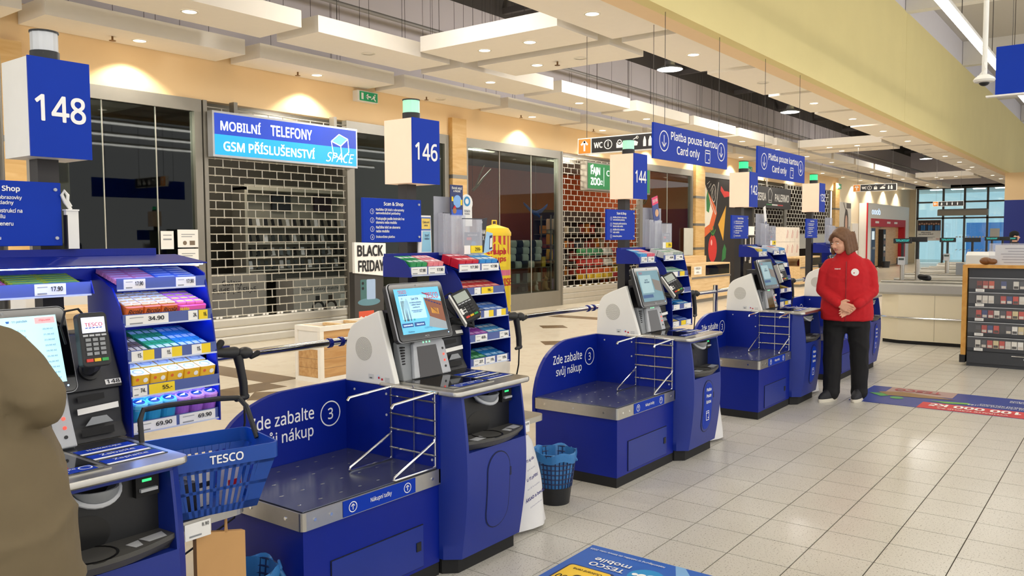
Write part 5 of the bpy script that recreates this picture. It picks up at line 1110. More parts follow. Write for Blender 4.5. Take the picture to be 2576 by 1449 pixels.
for x,z,c in ((9.6,2.05,'#24242a'),(10.6,2.05,'#3a2e38')):
    o=box('picture_board',colmat(c),None,x,x+.42,12.89,12.94,z,z+.32); tag(o,'small dark picture board above the phone shelves','picture','picture boards in the phone shop')
# ================================================================== PET SHOP GOODS
def rack2(x,y,w,d,zs,lab):
    t=thing('wire_shelf',lab,'shelf',(x,y,0))
    for z in zs: box('shelf',mat('shelf_grey','#77736b',.5,.4),t,0,w,0,d,z,z+.015)
    for a in (0,w-.03):
        for b in (0,d-.03): box('upright',mat('shelf_grey','#77736b',.5,.4),t,a,a+.03,b,b+.03,0,max(zs)+.35)
rack2(13.9,10.75,1.75,.45,(.22,.52,.85),'wire shelf of pet beds behind the pet shop window')
def goods(name,lab,cat,x,y,z,w,d,h,c,rough=.6,round_=True,rz=0):
    m=colmat(c,rough)
    b=MB()
    if round_:
        P=[(1.0,0),(1.04,.2),(1.05,.5),(1.02,.8),(.9,1)]
        b.loft([[(p*s,q*s,h*k) for p,q in rrect(-w/2,w/2,-d/2,d/2,min(w,d)*.25,3)] for s,k in P])
    else: b.box(-w/2,w/2,-d/2,d/2,0,h)
    o=b.build(name,m,None,round_); o.location=(x,y,z); o.rotation_euler=(0,0,rz); return tag(o,lab,cat,lab)
for r,(z,cs) in enumerate(((.866,('#f0eadc','#2c2a28')),(1.018,('#2c2a2c','#f0eadc')),(1.170,('#3a3c42','#f0eadc')),(1.322,('#2a2c34','#d8d2c4')))):
    for k in range(6): goods('pet_cushion','black and cream patterned pet cushion in the pet shop window','cushion',14.02+k*.24+.02*r,10.95,z,.22,.3,.15,cs[k%2])
for k in range(7): goods('pet_food_box','small pet food box on the low shelf of the pet shop window','box',14.1+k*.2,10.9,.236 if k%2 else .536,.13,.12,.2,('#c8b8b0','#8a3a30','#e0dcd0','#705a48')[k%4],round_=False)
goods('yellow_box','yellow packet on the pet shop window shelf','packet',15.5,10.9,.866,.14,.1,.22,'#d8b020',round_=False)
rack2(15.72,10.8,.55,.3,(.3,1.0,1.35,1.7),'toy stand at the right end of the pet shop window')
for k,(x,z,c) in enumerate(((15.8,1.02,'#d8a030'),(15.95,1.02,'#705a78'),(16.1,1.02,'#8a7a98'),(15.8,1.37,'#c8862c'),(15.98,1.37,'#586a3a'),(16.12,1.37,'#d8c060'),(15.8,1.72,'#d8a88a'),(15.97,1.72,'#c8b8a0'),(16.1,1.72,'#a86a5a'),(15.8,.32,'#9a8aa8'),(16.0,.32,'#b8a8b8'))): goods('pet_toy','colourful pet toy on the stand in the pet shop window','toy',x,10.9,z,.13,.12,.24,c)
# rabbit figures and parrot and branch
def rabbit(x,c,s,lab):
    b=MB().ell((0,0,.11*s),(.055*s,.07*s,.11*s)).ell((0,-.03*s,.25*s),(.04*s,.05*s,.045*s)).cap((.015*s,-.02*s,.27*s),(.03*s,0,.40*s),.013*s,.008*s).cap((-.015*s,-.02*s,.27*s),(-.02*s,.01*s,.40*s),.013*s,.008*s).cap((.03*s,-.04*s,.05*s),(.03*s,-.09*s,.015*s),.02*s,.018*s).cap((-.03*s,-.04*s,.05*s),(-.03*s,-.09*s,.015*s),.02*s,.018*s)
    o=evalmesh(b,'rabbit_figure',colmat(c,.5),.012*s,2); o.location=(x,10.62,.35); tag(o,lab,'figure')
rabbit(15.22,'#d8a878',1.0,'tan rabbit figure at the pet shop window corner'); rabbit(14.88,'#f0e8e0',.65,'small white rabbit figure in the pet shop window')
b=MB().cap((0,0,0),(.12,-.02,-.06),.05,.03).ell((.15,-.03,-.08),(.04,.03,.035))
for sx in (-1,1):
    b.loft([[(.02,-.02,.02),(.06,-.02,-.04),(.07,.02,-.04),(.02,.02,.03)],[(.05+sx*.22,-.02,.10),(.05+sx*.2,-.02,0),(.05+sx*.2,.0,0),(.05+sx*.22,0,.10)],[(.05+sx*.48,-.01,.24),(.05+sx*.46,-.01,.16),(.05+sx*.46,0,.16),(.05+sx*.48,0,.24)]])
o=evalmesh(b,'parrot_figure',mat('parrot_blue','#3f6ac0',.5,var=.3,scale=12),.012,2); o.location=(15.0,10.75,2.08); tag(o,'blue flying parrot figure hanging in the pet shop window','figure'); MB().cyl((.05,0,.05),(.05,0,1.42),.003,n=4).build('thread',WIRE,o); MB().ell((.165,-.045,-.09),(.03,.028,.028)).build('beak',colmat('#d88a4a'),o,True)
def branch(x,y,pts,lab):
    o=MB().tube(pts[0],[.03,.026,.02,.012],7).tube(pts[1],[.02,.016,.008],7).build('driftwood_branch',woodmat('branch_wood','#a88a64','#c8ac84'),None,True); o.location=(x,y,0); tag(o,lab,'branch'); MB().cyl((.0,.0,pts[0][0][2]),(.0,0,3.5),.004,n=4).build('thread',WIRE,o)
branch(13.15,11.0,([(0,0,2.5),(.18,0,2.62),(.35,0,2.78),(.62,0,2.98)],[(.1,0,2.58),(.25,0,2.85),(.4,0,3.05)]),'bare driftwood branch hanging in the window with the patterned cushions')
branch(19.9,11.0,([(0,0,2.15),(.35,0,2.45),(.7,0,2.45),(1.25,0,2.95)],[(.6,0,2.45),(.75,0,2.7),(.8,0,2.95)]),'bare driftwood branch hanging in the window beside the wooden pilaster')
# sacks and shelves behind the pet shop shutter
rack2(17.9,11.2,2.1,.6,(.12,.42,.78,1.05),'shelf stacked with pet food sacks behind the shutter')
SK=[(.135,['#d8ae1c','#e0b828','#d8ae1c','#2a5a98']),(.435,['#d8b020','#e0bc30','#d8ae1c','#b82a2a']),(.60,['#c83a2c','#d85a30','#e07028','#d8b020']),(.795,['#b83028','#c84030','#d8d0c0','#e08a3a']),(1.065,['#2f7a4a','#2a6a44','#a8a8a0','#8a2a28'])]
for z,cs in SK:
    for k,c in enumerate(cs): goods('pet_food_sack','plump coloured pet food sack on the shelf behind the shutter','sack',18.2+k*.5,11.45,z+.002,.42,.3,.16,c,.45)
for k in range(8): goods('pet_food_sack','dark pet food sack on the floor behind the shutter','sack',15.9+(k%4)*.45,11.6,.006+.26*(k//4),.36,.25,.25,('#3a2a28','#7a2430','#24242c','#4a4a3a')[k%4],.5)
t=thing('goods_wall','tall dark shelf wall of small pet goods behind the shutter','shelf',(18.4,12.9,0)); box('back',mat('dark_back','#3a2a22',.8),t,0,3.5,.3,.35,0,2.3)
for z in (.4,.8,1.2,1.6,2.0): box('shelf',mat('shelf_grey','#77736b',.5,.4),t,0,3.5,0,.3,z,z+.02)
for z in (.42,.82,1.22,1.62):
    for k in range(12): goods('pet_goods_pack','small pet goods pack on the dark shelf wall','packet',18.6+k*.28,13.05,z+.019,.16,.12,random.uniform(.16,.3),random.choice(['#8a3a2c','#c87a30','#5a5a52','#b8a88a','#44505a','#a83a30']),.5,False)
t=thing('pet_window_sign','white hand-drawn style window lettering and plants in the second pet shop window','shelf',(20.9,11.0,0)); t['label']='planted display unit with white lettering in the second pet shop window'
box('unit',mat('unit_dark','#3c3a34',.7),t,0,1.3,.3,.8,0,1.1); box('header',mat('unit_header','#2a2826',.7),t,0,1.3,.28,.32,1.55,1.85); text('mazlíčky',t,(.5,.28,1.72),.8,.2,'-y',PAPER,bold=.03); box('post',mat('unit_dark','#3c3a34',.7),t,0,.04,.3,.34,1.1,1.6); box('post',mat('unit_dark','#3c3a34',.7),t,1.26,1.3,.3,.34,1.1,1.6)
lf=MB()
for k in range(70):
    x,z,y=random.uniform(.05,1.25),random.uniform(1.1,1.4),random.uniform(.3,.7); a=random.uniform(0,6.28); L=random.uniform(.06,.14); lf.add([(x,y,z),(x+L*.5*math.cos(a)-.02,y+L*.5*math.sin(a),z+L*.6),(x+L*math.cos(a),y+L*math.sin(a),z+L*.4),(x+L*.5*math.cos(a)+.02,y+L*.5*math.sin(a),z+L*.3)],[(0,1,2,3)])
stuff(lf.build('leaves',colmat('#5a7a3a'),t)); o=box('notice_board',mat('notice_grey','#c9c8bb',.5),None,21.75,22.33,10.335,10.357,1.0,1.78); tag(o,'plain pale notice board hung on the shop window by the wooden pilaster','board')
# ================================================================== MALL FLOOR THINGS
t=thing('wooden_planter_crate','white-framed wooden crate standing behind the handrail','crate',(5.66,6.84,0)); CW,CD,CH=1.05,.42,.60
FRM=mat('crate_white','#eeeae0',.5); fb=[]
for x in (0,CW-.05):
    for y in (0,CD-.045): box('frame_post',FRM,t,x,x+.05,y,y+.045,0,CH)
for z in (0,CH-.05):
    for y in (0,CD-.045): box('frame_rail',FRM,t,.05,CW-.05,y,y+.045,z,z+.05)
    for x in (0,CW-.05): box('frame_rail',FRM,t,x,x+.05,.045,CD-.045,z,z+.05)
PL=woodmat('crate_plank','#b98c56','#cfa670')
for k in range(5):
    z=.052+k*.1
    box('plank',PL,t,.05,CW-.05,.014,.03,z,z+.096); 
    if k<3: box('plank',PL,t,.014,.03,.045,CD-.045,z,z+.096)
box('white_panel',OFFW,t,.014,.03,.045,CD-.045,.36,.55)
for k in range(4): box('top_bar',PINE,t,.05+k*.3,.09+k*.3,.045,CD-.045,CH-.03,CH)
def kiosk(x0,y0,w,lab,card,bags):
    t=thing('kiosk_counter',lab,'counter',(x0,y0,0)); box('body',PINE,t,0,w,0,.5,.08,.62); box('plinth',ALU,t,.02,w-.02,.02,.5,0,.08); box('top',PINE,t,0,w,0,.5,.86,.90); box('front_left',PINE,t,0,.75,0,.02,.62,.86); box('side',PINE,t,w-.02,w,0,.5,.62,.86); box('bumper',STEEL,t,-.01,w+.01,-.02,-.005,.56,.60); box('glass',PANE,t,.75,w-.02,.005,.012,.62,.86)
    if card: c=box('price_card',PAPER,t,.12,.52,-.004,0,.66,.84); text('KABELKA',c,(.32,-.004,.80),.25,.05,'-y',INK); text('450,-',c,(.32,-.004,.71),.18,.04,'-y',INK)
    for k,(x,c) in enumerate(bags):
        b=MB().loft([[(p*s,q*s,.2*h) for p,q in rrect(-.22,.22,-.13,.13,.1,4)] for s,h in ((.9,0),(1,.3),(.95,.7),(.6,1))]); o=b.build('handbag',colmat(c,.3),None,True); o.location=(x0+x,y0+.25,.622); tag(o,lab_bag[k],'handbag'); MB().tube([(-.12,0,.18),(-.08,.02,.225),(.08,.02,.225),(.12,0,.18)],.008).build('strap',colmat(c,.3),o,True)
lab_bag=['shiny dark red handbag in the kiosk counter','black handbag beside the red one in the kiosk counter']
kiosk(17.45,8.1,2.2,'light wooden kiosk counter with a handbag price card',True,[(1.1,'#8a1a24'),(1.65,'#1c1a1c')])
lab_bag=['dark red flowers box in the second kiosk counter']; kiosk(25.0,8.1,2.4,'second light wooden kiosk counter under the pizzeria shutter',False,[(1.0,'#7a1c20')])
o=box('wood_box',PINE,None,18.2,19.4,8.62,9.0,.0,1.06); tag(o,'tall plain wooden box behind the handbag counter','box')
# hanging clothes rail behind the lane 142 rack
t=thing('clothes_rail','black rail of hanging belts and straps before the pizzeria shutter','rail',(22.2,8.9,0)); MB().cyl((0,0,1.55),(1.6,0,1.55),.02,n=8).cyl((.02,0,0),(.02,0,1.55),.02,n=8).cyl((1.58,0,0),(1.58,0,1.55),.02,n=8).build('frame',BLACK,t)
for k in range(16): MB().loft([[(.08+k*.095-.03,-.02,z),(.08+k*.095+.03,-.02,z),(.08+k*.095+.02,.02,z),(.08+k*.095-.02,.02,z)] for z in (random.uniform(.75,.95),1.5)]).build('strap',colmat(random.choice(['#1a1a1c','#2a2628','#d0cac0','#222'+'222'[0:3]])),t)
o=box('white_card',PAPER,None,22.9,23.3,8.88,8.9,1.571,1.82); tag(o,'white card on top of the rail of belts','card')
MB().cyl((.0,0,0),(0,0,.0001),.001).v
# candy-stripe boxes on the second kiosk
for k in range(6): 
    o=box('striped_box',mat('stripe_box','#efe8dc',.6,var=.1,scale=20),None,25.4+.46*(k%3),25.83+.46*(k%3),8.7,9.0,.90+.46*(k//3),1.355+.46*(k//3)); tag(o,'cream box with red stripes stacked on the second kiosk','box','striped cream boxes'); decal(o,[linepoly((-.08,-.12),(.02,.14),.03),linepoly((.02,-.12),(.1,.1),.02)],(25.61+.46*(k%3),8.7,1.13+.46*(k//3)),'-y',colmat('#b8342c'))
tag(box('kiosk_shelf',PINE,None,25.35,26.8,8.68,9.05,0,.898),'wooden stand that carries the striped boxes','stand')
# lollipop can
t=thing('lollipop_can','big yellow lollipop can with red lettering on a white pedestal','can',(5.95,4.72,0)); MB().lathe([(.0,0),(.14,0),(.14,.78),(.0,.78)],n=28).build('pedestal',OFFW,t,True); MB().lathe([(0,.78),(.148,.78),(.148,.90),(0,.90)],n=28).build('yellow_base',colmat('#f2cc1c'),t,True)
MB().lathe([(0,.90),(.145,.90),(.15,.92),(.15,1.55),(0,1.55)],n=32).build('can',mat('can_print','#f0d02a',.35,var=.1,scale=6),t,True); MB().lathe([(.155,1.55),(.155,1.58),(.13,1.62),(.0,1.66)],n=28).build('lid',colmat('#f2cc1c'),t,True); MB().tube([(-.03,0,1.655),(-.03,0,1.69),(.03,0,1.69),(.03,0,1.655)],.006).build('lid_handle',colmat('#f2cc1c'),t,True)
cdir=Vector((-5.95,-4.72,0)).normalized(); cr_=Vector((0,0,1)).cross(cdir)
def wrap(polys,m,lift):
    b=MB()
    for P in polys:
        b.add([tuple((cdir*math.cos(u/.15)+cr_*math.sin(u/.15))*(.15+lift)+Vector((0,0,v))) for u,v in P],[tuple(range(len(P)))])
    me=bpy.data.meshes.new('label_print'); me.from_pydata(b.v,[],b.f); me.materials.append(m); o=bpy.data.objects.new('label_print',me); COL.objects.link(o); o.parent=t
def wtext(s,u,v,w,h,m,lift=.004):
    V,F,_=textmesh(s,.03); me=bpy.data.meshes.new('lettering'); me.from_pydata([tuple((cdir*math.cos((u+x*w)/.15)+cr_*math.sin((u+x*w)/.15))*(.15+lift+l*.00015)+Vector((0,0,v+y*h))) for x,y,l in V],[],F); me.materials.append(m); o=bpy.data.objects.new('lettering',me); COL.objects.link(o); o.parent=t
wrap([rectp(-.2+.05*k,-.15+.05*k,1.38,1.55) for k in range(8)],colmat('#c83a34'),.001)
fl=[(.02+.12*math.cos(2*math.pi*k/40)*(1+.12*math.cos(8*2*math.pi*k/40)),1.37+.12*math.sin(2*math.pi*k/40)*(1+.12*math.cos(8*2*math.pi*k/40))) for k in range(40)]
wrap([fl],colmat('#f8d820'),.0025); wtext('Chupa\nChups',.02,1.37,.19,.13,colmat('#c8202c')); wtext('SURPRISE',.02,1.13,.36,.07,colmat('#c8301c'),.003); wrap([rectp(-.2+.04*k,-.16+.04*k,1.19,1.24) for k in range(10)],colmat('#d86a8a'),.0012); wtext('mini',.03,1.01,.14,.06,colmat('#a83a20'),.003)
# white strap box on the rack header, wooden counter and panel behind lane 148
t=thing('paper_roll_box','white narrow box with a loop strap standing on the long rack header','box',(1.405,3.055,1.502)); t['label']='white narrow box with a loop strap standing on the long rack header'
MB().prism(rrect(-.022,.022,-.022,.0,.004),'xy',0,.135).build('box',OFFW,t); box('dark_edge',INK,t,-.0225,-.018,-.0225,-.0,0,.12); box('cap',PAPER,t,-.024,.022,-.026,.004,.135,.14); MB().tube([(.0,-.01,.14),(-.02,-.012,.165),(-.03,-.012,.19),(-.022,-.012,.205),(-.01,-.012,.19),(-.012,-.012,.17),(.0,-.01,.15)],.006,6).build('strap',OFFW,t,True)
t=thing('kiosk_counter','light wooden counter with white back panel behind the olive-jumper shopper','counter',(1.2,5.0,0)); t['label']='light wooden counter with white back panel behind the olive-jumper shopper'
box('body',PINE,t,0,1.45,0,.6,0,1.07); box('top',PINE,t,-.02,1.47,-.02,.62,1.07,1.10); box('white_back',OFFW,t,0,1.6,.75,.8,0,1.35); MB().tube([(.9,.3,1.1),(.95,.32,1.24),(1.1,.35,1.26),(1.2,.35,1.1)],.012).build('chair_back',BLACK,t,True); box('notice',PAPER,t,.62,.84,-.004,.0,.0+1.12,1.30)
struct(MB().cyl((1.262,3.3,0),(1.262,3.3,4.0),.03,n=16).build('trim_20',ALU,None,True))
# ================================================================== TOBACCO SHELF
WD=woodmat('shelf_oak','#c98f3e','#d8a454',sz=10)
SHG=mat('shelf_charcoal','#3a3d42',.45)
t=thing('tobacco_shelf','wood-framed dark grey display shelf with five flap-fronted rows','shelf',(10.94,-.3,0)); D,L=.42,1.92
box('body',SHG,t,.02,D,0,L-.04,.0,1.16); box('side_frame',WD,t,-.02,D+.02,L-.03,L+.02,.06,1.19); box('top_frame',WD,t,-.02,D+.02,-.1,L-.03,1.155,1.19); box('foot',BLACK,t,-.03,D,L-.03,L+.03,.04,.13); box('plinth',RUBB,t,.03,D,0,L-.04,0,.03)
dr=box('drawer',SHG,t,.0,.03,.02,L-.045,.04,.185); MB().cyl((-.02,1.15,.15),(-.02,1.42,.15),.006,n=8).build('handle',CHROME,dr); MB().cyl((-.004,1.29,.118),(.003,1.29,.118),.013,n=12).build('lock',CHROME,dr)
FLAP=mat('flap_acrylic','#e6e8ec',.12,alpha=.05,var=.02)
PKC=['#9a3a3a','#c8483a','#e8e2d4','#4a4a50','#f0ece2','#3c4a7a','#d8c898','#8a2f34','#d8d4ca','#60606a','#b8443c','#f0eee8']
pm={}
for r,z in enumerate((.915,.745,.575,.40,.225)):
    row=box('row_shelf',BLACK,t,.0,.02,.02,L-.05,z-.045,z); box('row_lip',SHG,row,-.012,.0,.02,L-.05,z-.04,z+.002)
    box('row_flap',FLAP,t,-.02,-.016,.02,L-.05,z+.0,z+.125); box('flap_edge',LGREY,t,-.022,-.012,.02,L-.05,z+.12,z+.128)
    c=box('row_label',PAPER,t,-.026,-.022,L-.21,L-.12,z-.035,z-.002); decal(c,[rectp(-.03,.03,-.004,.0)],(-.026,L-.165,z-.015),'-x',GREY)
    for k in range(27):
        if r==0 and k in (3,5): continue
        if (k*5+r*3)%11==7: continue
        cl=PKC[(k*7+r*5+k//3)%12]
        if r==1 and k<3: cl='#e0dcd2'
        if r==0 and k<3: cl=('#7a3028','#a84a40','#c85a40')[k]
        h=.088
        if cl not in pm: pm[cl]=MB().box(0,.012,-.054,0,0,h).mesh('cigarette_pack',colmat(cl,.4))
        o=obj('cigarette_pack',pm[cl],None,(10.942-.014,-.3+L-.13-.061*k,z+.003)); tag(o,f'cigarette pack in the {ORD[r]} row of the wood-framed shelf','pack',f'cigarette packs, {ORD[r]} row')
        decal(o,[rectp(-.022,.022,.006,.035)],(0,-.027,0),'-x',colmat('#d0c8bc' if k%3 else '#3c3834',.5))
# notice stand, ornament
t=thing('notice_stand','white printed notice in a clear stand on the wood-framed shelf','notice',(11.05,1.33,1.191)); box('sheet',PAPER,t,-.004,0,-.62,.0,0,.23); box('acrylic',ACRYL,t,-.012,-.008,-.66,.06,0,.25)
for k,w_ in enumerate((.42,.36,.5,.46,.48,.44)): decal(t,[rectp(-w_/2,w_/2,-.005,.005)],(-.004,-.31,.19-.032*k),'-x',mat('ink_grey','#6a6a70',.6),lift=.002)
b=MB().ell((0,0,.045),(.05,.07,.045)).ell((-.02,-.07,.04),(.04,.05,.035)).ell((-.03,-.035,.05),(.025,.025,.03)); o=evalmesh(b,'snail_ornament',mat('ornament_brown','#7a5230',.35,var=.4,scale=14),.008,2); o.location=(11.05,1.42,1.190); tag(o,'brown and tan rounded ornament on the wood-framed shelf','ornament')
# ================================================================== TILL COUNTERS
CRM=mat('till_cream','#e6dcc0',.5,var=.02)
def till(x,y1,lab):
    y0=-.6; t=thing('till_counter',lab,'till counter',(x,y0,0),'staffed till counters'); L=y1-y0
    b=MB().prism([(0,0),(0,L-.25),(.12,L),(.9,L),(.9,0)],'xy',.05,.70); b.build('body',CRM,t); MB().prism([(.02,0),(.02,L-.26),(.13,L-.02),(.88,L-.02),(.88,0)],'xy',0,.05).build('kick',RUBB,t)
    for k in range(int(L/.55)): box('panel_joint',mat('joint_dark','#a8a08a',.6),t,-.002,.001,L-.72-.55*k,L-.715-.55*k,.06,.70)
    MB().tube([(-.02,0,.375),(-.02,L-.25,.375),(.11,L+.02,.375),(.5,L+.02,.375)],.014,8).build('bumper_rail',CHROME,t,True)
    MB().prism([(.0,.70),(-.03,.73),(-.03,.84),(.0,.865),(.9,.865),(.9,.70)],'xz',.72,L+.02).build('belt_housing',mat('till_grey','#b9b8b2',.35,.4),t); box('end_plate',CRM,t,-.02,.9,.0,.72,.70,.86); box('belt',mat('belt_grey','#7d7c78',.5),t,.15,.7,.75,L-.05,.866,.872)
    MB().cyl((.05,.75,.885),(.05,L,.885),.018,n=10).cyl((.85,.75,.885),(.85,L,.885),.018,n=10).build('edge_rail',STEEL,t,True)
    box('scanner_top',mat('scanner_glass','#1b1d20',.06,spec=.8),t,.2,.6,.15,.6,.861,.868); return t
TL=['cream staffed till counter standing behind the wood-framed shelf','cream staffed till counter second from the wood-framed shelf','cream staffed till counter third from the wood-framed shelf','cream staffed till counter furthest from the wood-framed shelf']
for k,x in enumerate((12.65,15.3,18.0,21.2)): till(x,2.95+ .25*k,TL[k])
def pole_display(x,y,z0,zt,face,lab,keypad):
    t=thing('customer_display',lab,'display',(x,y,z0)); H=zt-z0
    MB().cyl((0,0,0),(0,0,H*.55),.032,n=14).build('pole',STEEL,t,True); MB().cyl((0,0,H*.55),(0,0,H),.02,n=10).build('neck',BLACK,t,True)
    d=MB().box(-.02,.02,-.125,.125,H,H+.075).build('head',BLACK,t,bevel=.006)
    if face: text('Vítejte, naskenujte\nsvé zboží prosím',d,(-.02,0,H+.042),.19,.035,'-x',emitmat('#38c8c0',1.2),lift=.002)
    if keypad: q=box('price_scale',LGREY,t,-.06,-.03,-.045,.05,H*.42,H*.42+.12); box('scale_window',mat('lcd_dark','#3a4a48',.3),q,-.062,-.06,-.035,.04,H*.42+.07,H*.42+.1); box('clip',BLACK,q,-.05,.0,.05,.07,H*.42+.01,H*.42+.1)
PD=[(13.3,2.80,.873,1.42,1,1,'customer display with teal text nearest the red fleece person'),(13.45,2.62,.873,1.44,0,0,'black customer display turned away on a steel pole'),(15.9,2.63,.873,1.42,1,1,'customer display on the second till counter'),(16.1,2.28,.873,1.42,0,0,'black display turned away on the second till counter'),(18.6,2.30,.873,1.43,1,1,'customer display on the third till counter'),(18.8,2.14,.873,1.43,0,0,'black display turned away on the third till counter'),(21.8,2.32,.873,1.42,1,1,'customer display on the till beside the beanie person')]
for a in PD: pole_display(a[0],a[1],a[2],a[3],a[4],a[6],a[5])
b=MB().cap((0,-.05,.03),(.0,.05,.05),.045,.04); o=evalmesh(b.ell((-.02,0,.06),(.05,.07,.02)),'card_reader',BLACK,.008,1); o.location=(13.0,2.44,.895); tag(o,'black rounded card reader lying on the first till counter','card reader')
t=thing('till_monitor','pale beige till monitor seen from behind over the wood-framed shelf','monitor',(13.35,1.97,.87)); box('stand',BLACK,t,0,.1,-.45,-.3,0,.25); MB().prism([(.0,.2),(.0,.38),(.12,.43),(.2,.43),(.2,.2)],'xz',-.75,0).build('shell',OFFW,t); box('clip',GREY,t,-.03,.03,.03,.12,.10,.27)
t=thing('till_monitor','white till cover beside the printed notice','monitor',(14.3,.95,.87)); box('stand',BLACK,t,0,.1,-.1,0,0,.3); box('shell',OFFW,t,-.05,.2,-.7,.25,.30,.50)
o=evalmesh(MB().cap((0,0,0.06),(0,-.5,.05),.06,.07).ell((0,-.25,.1),(.07,.15,.06)),'blue_bag_pile',colmat('#1c2c9a',.4),.015,1); o.location=(18.45,1.75,.90); tag(o,'heap of dark blue cloth on the third till counter','cloth')
# ================================================================== FAR END: entrance front, walls, red shop
XE=51.0
FRD=mat('entrance_frame','#5c5b58',.45,.5)
t=thing('entrance_front','tall grey-framed glass entrance front with sliding doors','glass front',(XE,5.6,0)); W=4.55
fr=MB()
for y in (0,.95,2.05,3.1,4.4): fr.box(-.06,.06,y-.05,y+.05,0,4.15)
for z in (2.45,3.33,4.1): fr.box(-.06,.06,-.05,W-.1,z,z+.09)
fr.build('frame',FRD,t)
for a,b_ in ((.05,.9),(1.0,2.0),(2.1,3.05),(3.15,4.35)):
    for z0,z1 in ((.02,2.45),(2.54,3.33),(3.42,4.1)): box('pane',glassmat('entrance_glass','#cfe0e4',gloss=.06,dark=.95),t,-.006,.006,a,b_,z0,z1)
box('door_operator',ALU,t,-.25,-.02,.9,3.35,2.62,2.95); MB().cyl((-.3,.95,2.95),(-.3,3.3,2.95),.03,n=8).build('duct_pipe',GREY,t); box('door_sensor',BLACK,t,-.1,-.05,1.9,2.2,2.46,2.54)
decal(t,[rectp(-.95+.16*k,-.85+.16*k,-.03,.03) for k in range(13)],(-.012,1.5,1.45),'-x',PAPER,'safety_dots'); decal(t,[linepoly((-.95+.2*k,0),(-.85+.2*k,.06),.03) for k in range(10)],(-.012,1.5,.72),'-x',PAPER,'safety_marks')
t=thing('team_poster','framed recruiting poster with a group of people in blue on the glass front','poster',(XE-.12,9.97,1.25)); box('sheet',PAPER,t,-.02,0,-1.2,0,0,1.15); box('photo',mat('poster_photo','#4a3a34',.6,var=.5,scale=9),t,-.024,-.02,-1.18,-.02,.55,1.13)
for k in range(9): 
    y=-.12-.12*k; decal(t,[circ(0,.20+.03*(k%2),.05,10)],(-.024,y,.72),'-x',colmat('#c89a80'),lift=.003); decal(t,[rectp(-.07,.07,-.15,.14)],(-.024,y,.72),'-x',colmat('#2f7ac0' if k%3 else '#2a2c4a'),lift=.002)
text('Připraveni\nna novou práci?',t,(-.02,-.45,.40),.75,.18,'-x',INK,bold=.03,lift=.002); decal(t,[rectp(-.5,.3,-.012,.012),rectp(-.5,.2,-.06,-.036)],(-.02,-.6,.2),'-x',GREY,lift=.002); text('tesco',t,(-.02,-1.05,.1),.16,.06,'-x',RED,lift=.002)
o=box('paper_notice',PAPER,None,XE-.08,XE-.07,5.95,6.4,1.3,1.9); tag(o,'blank white notice taped to the right glass pane','notice')
# lobby beyond the doors: wall and blue door glow in place of daylight
struct(MB().box(58.5,58.6,-2,16,0,6).build('wall_lobby',mat('lobby_wall_glow','#cfd8da',.7,emit=1.1,ecol='#cfe4ea')))
struct(MB().box(56.8,56.9,6.4,8.4,0,2.3).build('door_1',mat('lobby_blue_glow','#3f7ac0',.3,emit=.8,ecol='#5f98dc')))
struct(MB().box(XE,58.5,3,12,4.2,4.3).build('ceiling_lobby',OFFW))
for k in range(4):
    o=box('lobby_lamp',emitmat('#f4fbff',10.),None,53.2,53.5,5.9+1.1*k,6.5+1.1*k,4.15,4.19); tag(o,'flat lit lamp in the entrance lobby ceiling','lamp','lobby lamps')
struct(MB().box(-6,XE,YW+.05,YW+.2,ZC,ZC+.3).build('trim_21',WALLP))
struct(MB().box(XE,XE+.2,-3,5.55,0,6.5).build('wall_end_right',OFFW)); struct(MB().box(XE,XE+.2,5.5,11,4.15,6.9).build('wall_end_top',LIL)); struct(MB().box(XE,XE+.2,10.1,11,0,4.2).build('wall_end_corner',MAT['wall_cream']))
# blue store wall with apricot band
struct(MB().box(38.0,38.2,-9,4.31,0,2.92).build('wall_store_blue',mat('store_blue','#1c2f86',.6,var=.03))); struct(MB().box(38.0,38.2,-9,4.31,2.92,ZC-.02).build('wall_store_band',WALLP))
# red shop niche + door + portrait poster on the cream wall
t=thing('shop_portal','white portal with red inner frame and wooden back wall in the cream wall','shop front',(40.4,YW-.43,0)); box('upright',OFFW,t,-.15,.35,0,.4,0,3.05); box('upright',OFFW,t,7.6,8.3,0,.4,0,3.05); box('lintel',OFFW,t,.35,7.6,0,.4,2.35,3.05); box('red_post',RED,t,-.24,-.16,.0,.05,0,3.05)
box('red_lintel',RED,t,.35,7.6,.02,.38,1.98,2.35); box('red_jamb',RED,t,7.4,7.6,.02,.38,0,1.98); box('wood_back',PINE,t,.35,7.4,.33,.38,.05,1.98)
for x in (1.6,3.9,5.4): decal(t,[rectp(-.35,.35,-.05,.05)],(x,.02,2.18),'-y',PAPER)
text('ooob',t,(1.3,0,2.68),1.6,.3,'-y',emitmat('#bcd8ff',1.2),bold=.015); 
t=thing('cash_machine','dark blue and steel cash machine inside the white portal','cash machine',(41.3,10.07,0)); box('body',mat('atm_blue','#1c2c4e',.4),t,0,.75,0,.2,0,1.9); box('side',LGREY,t,-.3,0,0,.2,0,1.9); box('screen',emitmat('#cfe0e8',.6),t,.1,.55,-.01,0,1.35,1.75); box('keypad',GREY,t,.12,.6,-.06,0,.9,1.0)
t=thing('leaflet_column','black column of leaflets inside the white portal','stand',(43.6,10.07,0)); box('column',BLACK,t,0,.5,0,.2,0,1.85)
for k in range(4): box('leaflet',PAPER if k%2 else colmat('#8a6a5a'),t,.1,.4,-.01,0,.5+.3*k,.7+.3*k)
o=MB().lathe([(0,0),(.16,0),(.2,.3),(.17,.3),(.14,.02),(0,.02)],n=16).build('waste_basket',DARK,None,True); o.location=(42.6,9.7,0); tag(o,'small grey waste basket before the cash machine','bin')
